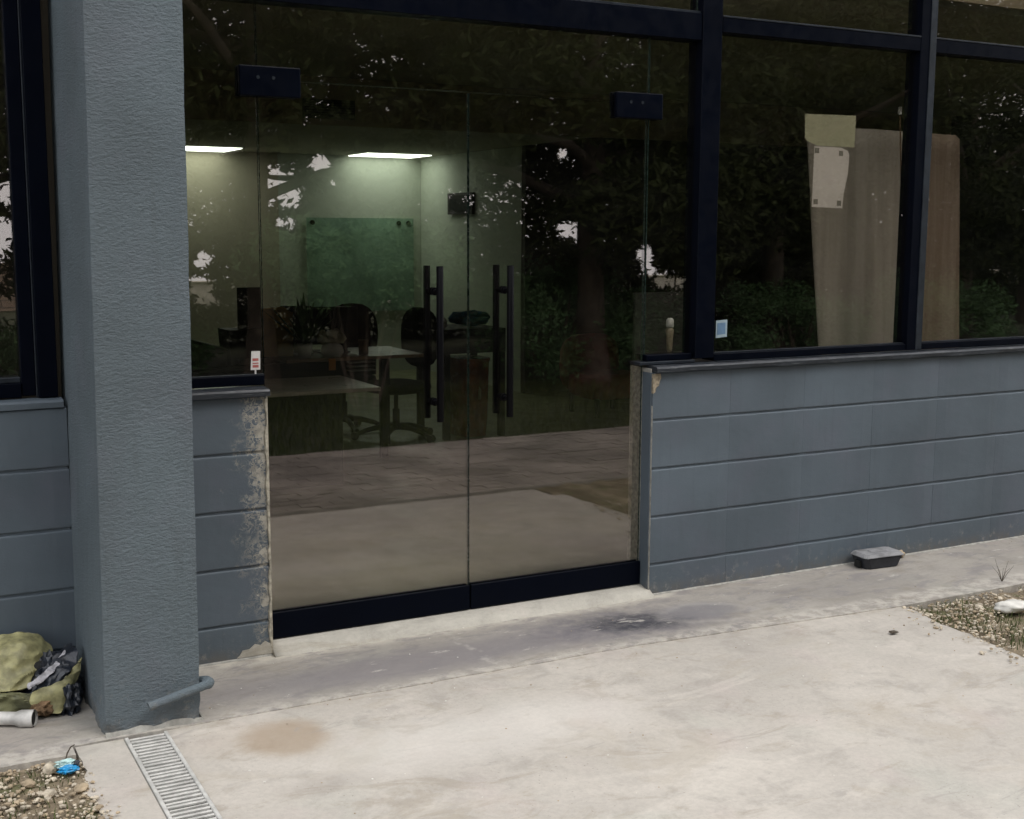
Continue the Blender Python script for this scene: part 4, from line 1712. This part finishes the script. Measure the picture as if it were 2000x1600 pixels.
# upper yellow fold
drape('yellow_fold', 'sack_yellow', [
    [(.25, -.02, .20), (.36, -.03, .262), (.43, -.04, .282), (.50, -.045, .268), (.545, -.05, .222)],
    [(.25, -.09, .20), (.35, -.12, .235), (.43, -.13, .258), (.487, -.12, .250), (.537, -.10, .205)],
    [(.25, -.15, .17), (.34, -.17, .185), (.42, -.18, .190), (.455, -.175, .185), (.475, -.17, .178)],
    [(.25, -.18, .14), (.34, -.19, .148), (.40, -.20, .150), (.437, -.20, .150), (.455, -.195, .150)]], 54, 40, .013, 2.0, 15)
# dark lump paints the shade in the sack's mouth
crumple('mouth_shade', (.498, -.150, .196), (.024, .016, .018), 2.0, 'hole', 3, .1, 1, sk)
# diagonal strap and folds
drape('silver_strap', 'tape_grey', [
    [(.455, -.215, .172), (.50, -.205, .192), (.545, -.18, .218), (.575, -.15, .238)],
    [(.452, -.235, .158), (.49, -.225, .172), (.53, -.205, .195), (.57, -.175, .222)]], 40, 12, .008, 4.0, 30)
drape('black_fold', 'sack_black', [
    [(.50, -.17, .205), (.55, -.15, .232), (.60, -.12, .250)],
    [(.49, -.21, .170), (.55, -.20, .195), (.605, -.17, .230)],
    [(.48, -.23, .150), (.54, -.225, .165), (.60, -.19, .205)]], 36, 24, .012, 6.0, 22)
# lower yellow flap
drape('yellow_flap', 'sack_yellow', [
    [(.615, -.195, .222), (.58, -.215, .190), (.54, -.23, .165), (.46, -.235, .150)],
    [(.605, -.205, .185), (.57, -.235, .155), (.525, -.25, .135), (.45, -.245, .125)],
    [(.595, -.215, .150), (.562, -.245, .110), (.530, -.262, .078), (.46, -.25, .108)]], 44, 34, .011, 8.0, 20)
drape('olive_fold', 'sack_olive', [
    [(.25, -.18, .145), (.34, -.19, .148), (.42, -.20, .140), (.48, -.215, .128)],
    [(.25, -.20, .105), (.34, -.21, .108), (.42, -.215, .102), (.50, -.235, .100)],
    [(.25, -.20, .070), (.34, -.21, .070), (.43, -.22, .070), (.505, -.24, .080)]], 44, 28, .014, 11.0, 22)
crumple('brown_rag', (.49, -.235, .095), (.035, .03, .026), 5.0, 'sack_brown', 3, .4, 2.2, sk, ZA + .001)

# bright blue scrap
bs = thing('plastic_scrap', 'crumpled bright blue and aqua plastic scrap at the edge of the soil', 'litter', (.495, -.66, .06))
crumple('blue_part', (.492, -.672, .066), (.026, .016, .011), 3.0, 'blue_plastic', 3, .5, 2.0, bs)
crumple('aqua_part', (.490, -.650, .076), (.027, .014, .010), 7.0, 'aqua_plastic', 3, .5, 2.0, bs)
crumple('dark_part', (.517, -.662, .072), (.010, .012, .010), 9.0, 'sack_black', 2, .5, 2.0, bs)
bm = newbm()
tube(bm, [(.498, -.598, .065), (.503, -.592, .080), (.515, -.580, .092), (.526, -.578, .096)], [.0022, .0022, .002, .0014], 6)
tag(finish('wire', bm, 'bark'), 'short bent brown wire sticking up by the blue plastic scrap', 'wire')

# bits of grit scattered on the slab
bm = newbm()
rr = random.Random(9)
for k in range(150):
    x, y = rr.uniform(.85, 5.2), rr.uniform(-1.7, -.03)
    if x > 3.6 and y < -.5:
        continue
    z = ZA if y > -.5 else ZS
    r = rr.uniform(.0012, .0032)
    rock(bm, (x, y, z + r * .4), r, k, (1.3, 1, .5), 1, k % 2)
o = finish('grit', bm, ['stone_tan', 'stone_white'])
o['kind'] = 'stuff'
tag(o, 'scattered grit on the concrete in front of the doors', 'grit')
bm = newbm()
plate(bm, [(3.395, .0), (3.43, .0), (3.425, .004), (3.40, .005)], 0, .02)
bmesh.ops.translate(bm, verts=bm.verts, vec=(.02, -.83, ZS + .0005))
tag(finish('leaf', bm, 'bark'), 'tiny dark dry leaf on the slab near the gravel corner', 'leaf')

# ------------------------------------------------------------------ across the path: wall, shrubs, trees (mirrored in the glass)
bw = thing('boundary_wall', 'low sandy brick wall on the far side of the verge, mirrored in the left window', 'wall', (-4, -21.9, -.06))
boxobj('wall_face', 'sand_brick', bw, -24, 5.2, -22.0, -21.8, -.06, .82)
boxobj('cap_course', 'stone_tan', bw, -24, 5.2, -22.03, -21.77, .8205, .87, .01)
bw = thing('boundary_wall', 'low cream rendered wall glimpsed between the mirrored trees', 'wall', (25, -21.9, -.06))
boxobj('wall_face', 'cream_render', bw, 5.25, 55, -22.0, -21.8, -.06, .42)
boxobj('coping', 'cream_render', bw, 5.25, 55, -22.03, -21.77, .421, .46, .01)

# openings through the foliage, as capsules (near point, far point, radius)
def opening(n5, n14, r):
    a, b = Vector(n5), Vector(n14)
    d_ = (b - a) / 7.0
    s = a - d_ * 3
    e = a + d_ * 11
    return (np.array(s), np.array(e), r)


def mir(p):
    return (p[0], .15 - p[1], p[2])


OPEN = [opening(mir(a), mir(b), r) for a, b, r in (
    ((3.58, 7, 1.924), (5.822, 14, 2.158), .25),
    ((3.70, 7, 1.86), (6.00, 14, 2.04), .19),
    ((3.995, 7, 2.14), (6.496, 14, 2.509), .13),
    ((4.14, 7, 1.935), (6.732, 14, 2.176), .09),
    ((3.60, 7, 1.60), (5.87, 14, 1.63), .07),
    ((3.70, 7, 1.60), (6.02, 14, 1.63), .08),
    ((6.60, 7, 1.548), (10.76, 14, 1.547), .12),
    ((6.78, 7, 1.50), (11.03, 14, 1.47), .13),
    ((6.566, 7, 2.313), (10.677, 14, 2.79), .07),
    ((7.58, 7, 1.30), (12.326, 14, 1.14), .12),
    ((7.62, 7, 1.12), (12.40, 14, .90), .12),
    ((7.98, 7, 1.00), (12.98, 14, .66), .12),
    ((8.20, 7, 1.02), (13.33, 14, .70), .12),
    ((7.80, 7, 1.00), (12.70, 14, .68), .11),
    ((1.25, 7, 1.50), (2.05, 14, 1.45), .20),
    ((1.30, 7, 1.85), (2.12, 14, 2.10), .17),
    ((1.10, 7, 1.20), (1.80, 14, 1.02), .24),
    ((2.89, 7, 1.266), (4.699, 14, 1.088), .10),
    ((2.86, 7, .95), (4.66, 14, .72), .17),
    ((2.90, 7, .84), (4.72, 14, .58), .12),
)]


def leaves(name, blobs, per, size, seed, mat, parent, use_open=True):
    """foliage: leaf faces scattered through clumps of a crown"""
    g_ = np.random.default_rng(seed)
    C = []
    for (c, r, k) in blobs:
        n_ = int(per * k)
        p = g_.normal(size=(n_, 3))
        p /= np.linalg.norm(p, axis=1)[:, None]
        p *= (g_.random(n_) ** (1 / 2.2))[:, None]
        C.append(np.array(c) + p * np.array(r))
    C = np.concatenate(C)
    if use_open:
        keep = np.ones(len(C), bool)
        wob_ = .45 * np.sin(C[:, 0] * 17 + seed) * np.sin(C[:, 2] * 21 + C[:, 1] * 3) + .35 * np.sin(C[:, 0] * 43 + C[:, 2] * 31 + seed) + .25 * np.sin(C[:, 2] * 67 - C[:, 0] * 38)
        stray = g_.random(len(C)) < .010
        for s, e, r in OPEN:
            d_ = e - s
            t = np.clip(((C - s) @ d_) / (d_ @ d_), 0, 1)
            dist = np.linalg.norm(C - (s + t[:, None] * d_), axis=1)
            grow = .75 + .55 * t
            keep &= (dist > r * grow * (1.12 + .62 * wob_)) | stray
        C = C[keep]
    n_ = len(C)
    a = g_.normal(size=(n_, 3)); a /= np.linalg.norm(a, axis=1)[:, None]
    b = g_.normal(size=(n_, 3)); b -= (b * a).sum(1)[:, None] * a; b /= np.linalg.norm(b, axis=1)[:, None]
    L = size * (.6 + .8 * g_.random(n_))[:, None]
    W = L * .33
    V = np.stack([C - a * L * .5, C + b * W * .5 - a * L * .05, C + a * L * .5, C - b * W * .5 - a * L * .05], 1).reshape(-1, 3)
    V = V - np.array(parent_world(parent))
    me = bpy.data.meshes.new(name)
    me.vertices.add(len(V)); me.vertices.foreach_set('co', V.ravel().astype(np.float32))
    me.loops.add(n_ * 4); me.loops.foreach_set('vertex_index', np.arange(n_ * 4, dtype=np.int32))
    me.polygons.add(n_)
    me.polygons.foreach_set('loop_start', np.arange(0, n_ * 4, 4, dtype=np.int32))
    me.polygons.foreach_set('loop_total', np.full(n_, 4, dtype=np.int32))
    me.update()
    me.validate()
    me.materials.append(M[mat])
    o = bpy.data.objects.new(name, me)
    COL.objects.link(o)
    o.parent = parent
    return o


def tree(label, x, y, h, rx, ry, seed, trunk_r=.16, low=1.25, dens=1.0, leaf=.115):
    t = thing('tree', label, 'tree', (x, y, -.06), 'trees across the path')
    rr = random.Random(seed)
    bm = newbm()
    pts, rad = [], []
    for i in range(9):
        s = i / 8
        pts.append((x + .12 * noise.noise(Vector((seed, s * 2, 0))), y + .12 * noise.noise(Vector((0, s * 2, seed))), -.1 + s * h * .75))
        rad.append(trunk_r * (1 - .72 * s) * (1.35 if i == 0 else 1))
    tube(bm, pts, rad, 14)
    finish('trunk', bm, 'bark', t)
    for k in range(7):
        bm = newbm()
        z = h * rr.uniform(.25, .6)
        a = rr.uniform(0, 6.28)
        L = rr.uniform(.5, .9) * rx
        p0 = Vector((x, y, z))
        dv = Vector((math.cos(a), math.sin(a), rr.uniform(.1, .7)))
        tube(bm, [p0, p0 + dv * L * .4 + Vector((0, 0, .08)), p0 + dv * L * .75, p0 + dv * L], [trunk_r * .4, trunk_r * .3, trunk_r * .2, trunk_r * .06], 8)
        finish('limb', bm, 'bark', t)
    blobs = []
    for k in range(110):
        a = rr.uniform(0, 6.28)
        q = rr.random() ** .5
        z = rr.uniform(low, h)
        wz = math.sqrt(max(.08, 1 - ((z - (low + h) / 2) / ((h - low) / 2 * 1.15)) ** 2))
        s = rr.uniform(.35, .75)
        blobs.append(((x + math.cos(a) * q * rx * wz, y + math.sin(a) * q * ry * wz, z), (s * 1.2, s, s * .8), s * s))
    leaves('crown', blobs, 1750 * dens, leaf, seed * 13 + 1, 'leaf_dark', t)
    return t


TR = [('leafy tree with a reddish brown trunk mirrored in the right door', 7.15, -7.2, 6.8, 2.5, 1.5, 1, .17),
      ('dense tree mirrored in the left door', 3.75, -8.0, 7.0, 2.4, 1.4, 2, .15),
      ('dense tree mirrored in the first pane right of the doors', 10.4, -8.2, 6.8, 2.6, 1.5, 3, .16),
      ('dense tree mirrored in the pane at the right edge', 14.2, -8.6, 7.0, 2.9, 1.6, 4, .17),
      ('tree with a broad gap beside it, mirrored in the left window', .35, -8.6, 6.8, 2.2, 1.4, 5, .15),
      ('tree behind the others, far left of the row', -3.4, -9.4, 6.6, 2.4, 1.5, 6, .15),
      ('tree in the back row between the two doors as mirrored', 5.9, -11.4, 7.6, 2.9, 1.5, 7, .16),
      ('tree in the back row behind the reddish trunk', 9.9, -11.8, 7.8, 3.0, 1.5, 8, .16),
      ('tree in the back row behind the right windows as mirrored', 14.2, -12.0, 7.8, 3.2, 1.5, 9, .16),
      ('tree in the middle row mirrored behind the door joint', 5.5, -9.9, 7.2, 2.6, 1.2, 14, .14),
      ('tree in the middle row mirrored behind the right mullion', 12.4, -10.1, 7.2, 2.6, 1.2, 15, .14),
      ('tree in the back row at the far right', 19.0, -11.4, 7.8, 3.6, 1.8, 10, .18),
      ('tree in the back row behind the left window as mirrored', 1.6, -11.8, 7.6, 2.8, 1.5, 12, .16)]
for (lb_, x, y, h, rx, ry, sd_, tr_) in TR:
    tree(lb_, x, y, h, rx, ry, sd_, tr_, 1.2 if y > -10 else 1.0, 1.0)

hd = thing('hedge', 'long dark hedge added behind the trees to darken the reflection, mirrored in the doors and right windows', 'hedge', (17, -13.4, -.06))  # added to block the pale wall and ground from the reflection
rr = random.Random(77)
blobs = []
x = 3.6
while x < 34:
    for zz in (.15, .65, 1.1):
        blobs.append(((x + rr.uniform(-.1, .1), -13.4 + rr.uniform(-.25, .25), zz + rr.uniform(-.1, .18)), (.5, .42, .40), .30))
    x += .42
leaves('foliage', blobs, 2600, .10, 901, 'leaf_dark', hd)
bm = newbm()
x = 3.6
while x < 34:
    tube(bm, [(x, -13.4, -.1), (x + .05, -13.38, .9)], [.03, .012], 5)
    x += .6
so = finish('stem', bm, 'bark', hd)
so['kind'] = 'stuff'

SH = [('bright green shrub mirrored beside the right door handle', 6.75, -7.4, 1.25, 1.0),
      ('bright green shrub mirrored over the glass board in the left door', 4.15, -6.2, 1.42, 1.0),
      ('shrub mirrored left of the door joint', 2.3, -8.6, .75, 1.1),
      ('shrub mirrored beneath the first pane right of the doors', 8.4, -8.4, .85, 1.2),
      ('shrub mirrored behind the right windows', 10.6, -7.9, 1.0, 1.3),
      ('shrub at the right end of the mirrored hedge', 13.2, -8.0, 1.1, 1.5),
      ('shrub mirrored low in the left window', .6, -8.6, .70, 1.2)]
for i, (lb_, x, y, h, rx) in enumerate(SH):
    t = thing('shrub', lb_, 'shrub', (x, y, -.06), 'shrubs along the verge')
    rr = random.Random(i + 40)
    blobs = [((x + rr.uniform(-.8, .8) * rx, y + rr.uniform(-.35, .35), rr.uniform(1.02 if h > 1.4 else .12, h + (.12 if h > 1.4 else -.18))), (.38, .3, .26), .12) for _ in range(26)]
    leaves('foliage', blobs, 3200, .062, 200 + i, 'leaf_shrub', t, True)
    bm = newbm()
    for k in range(5):
        a = k * 1.25
        tube(bm, [(x + .1 * math.cos(a), y + .1 * math.sin(a), -.05), (x + .4 * math.cos(a), y + .2 * math.sin(a), h * .7)], [.02, .008], 6)
    finish('stem', bm, 'bark', t)
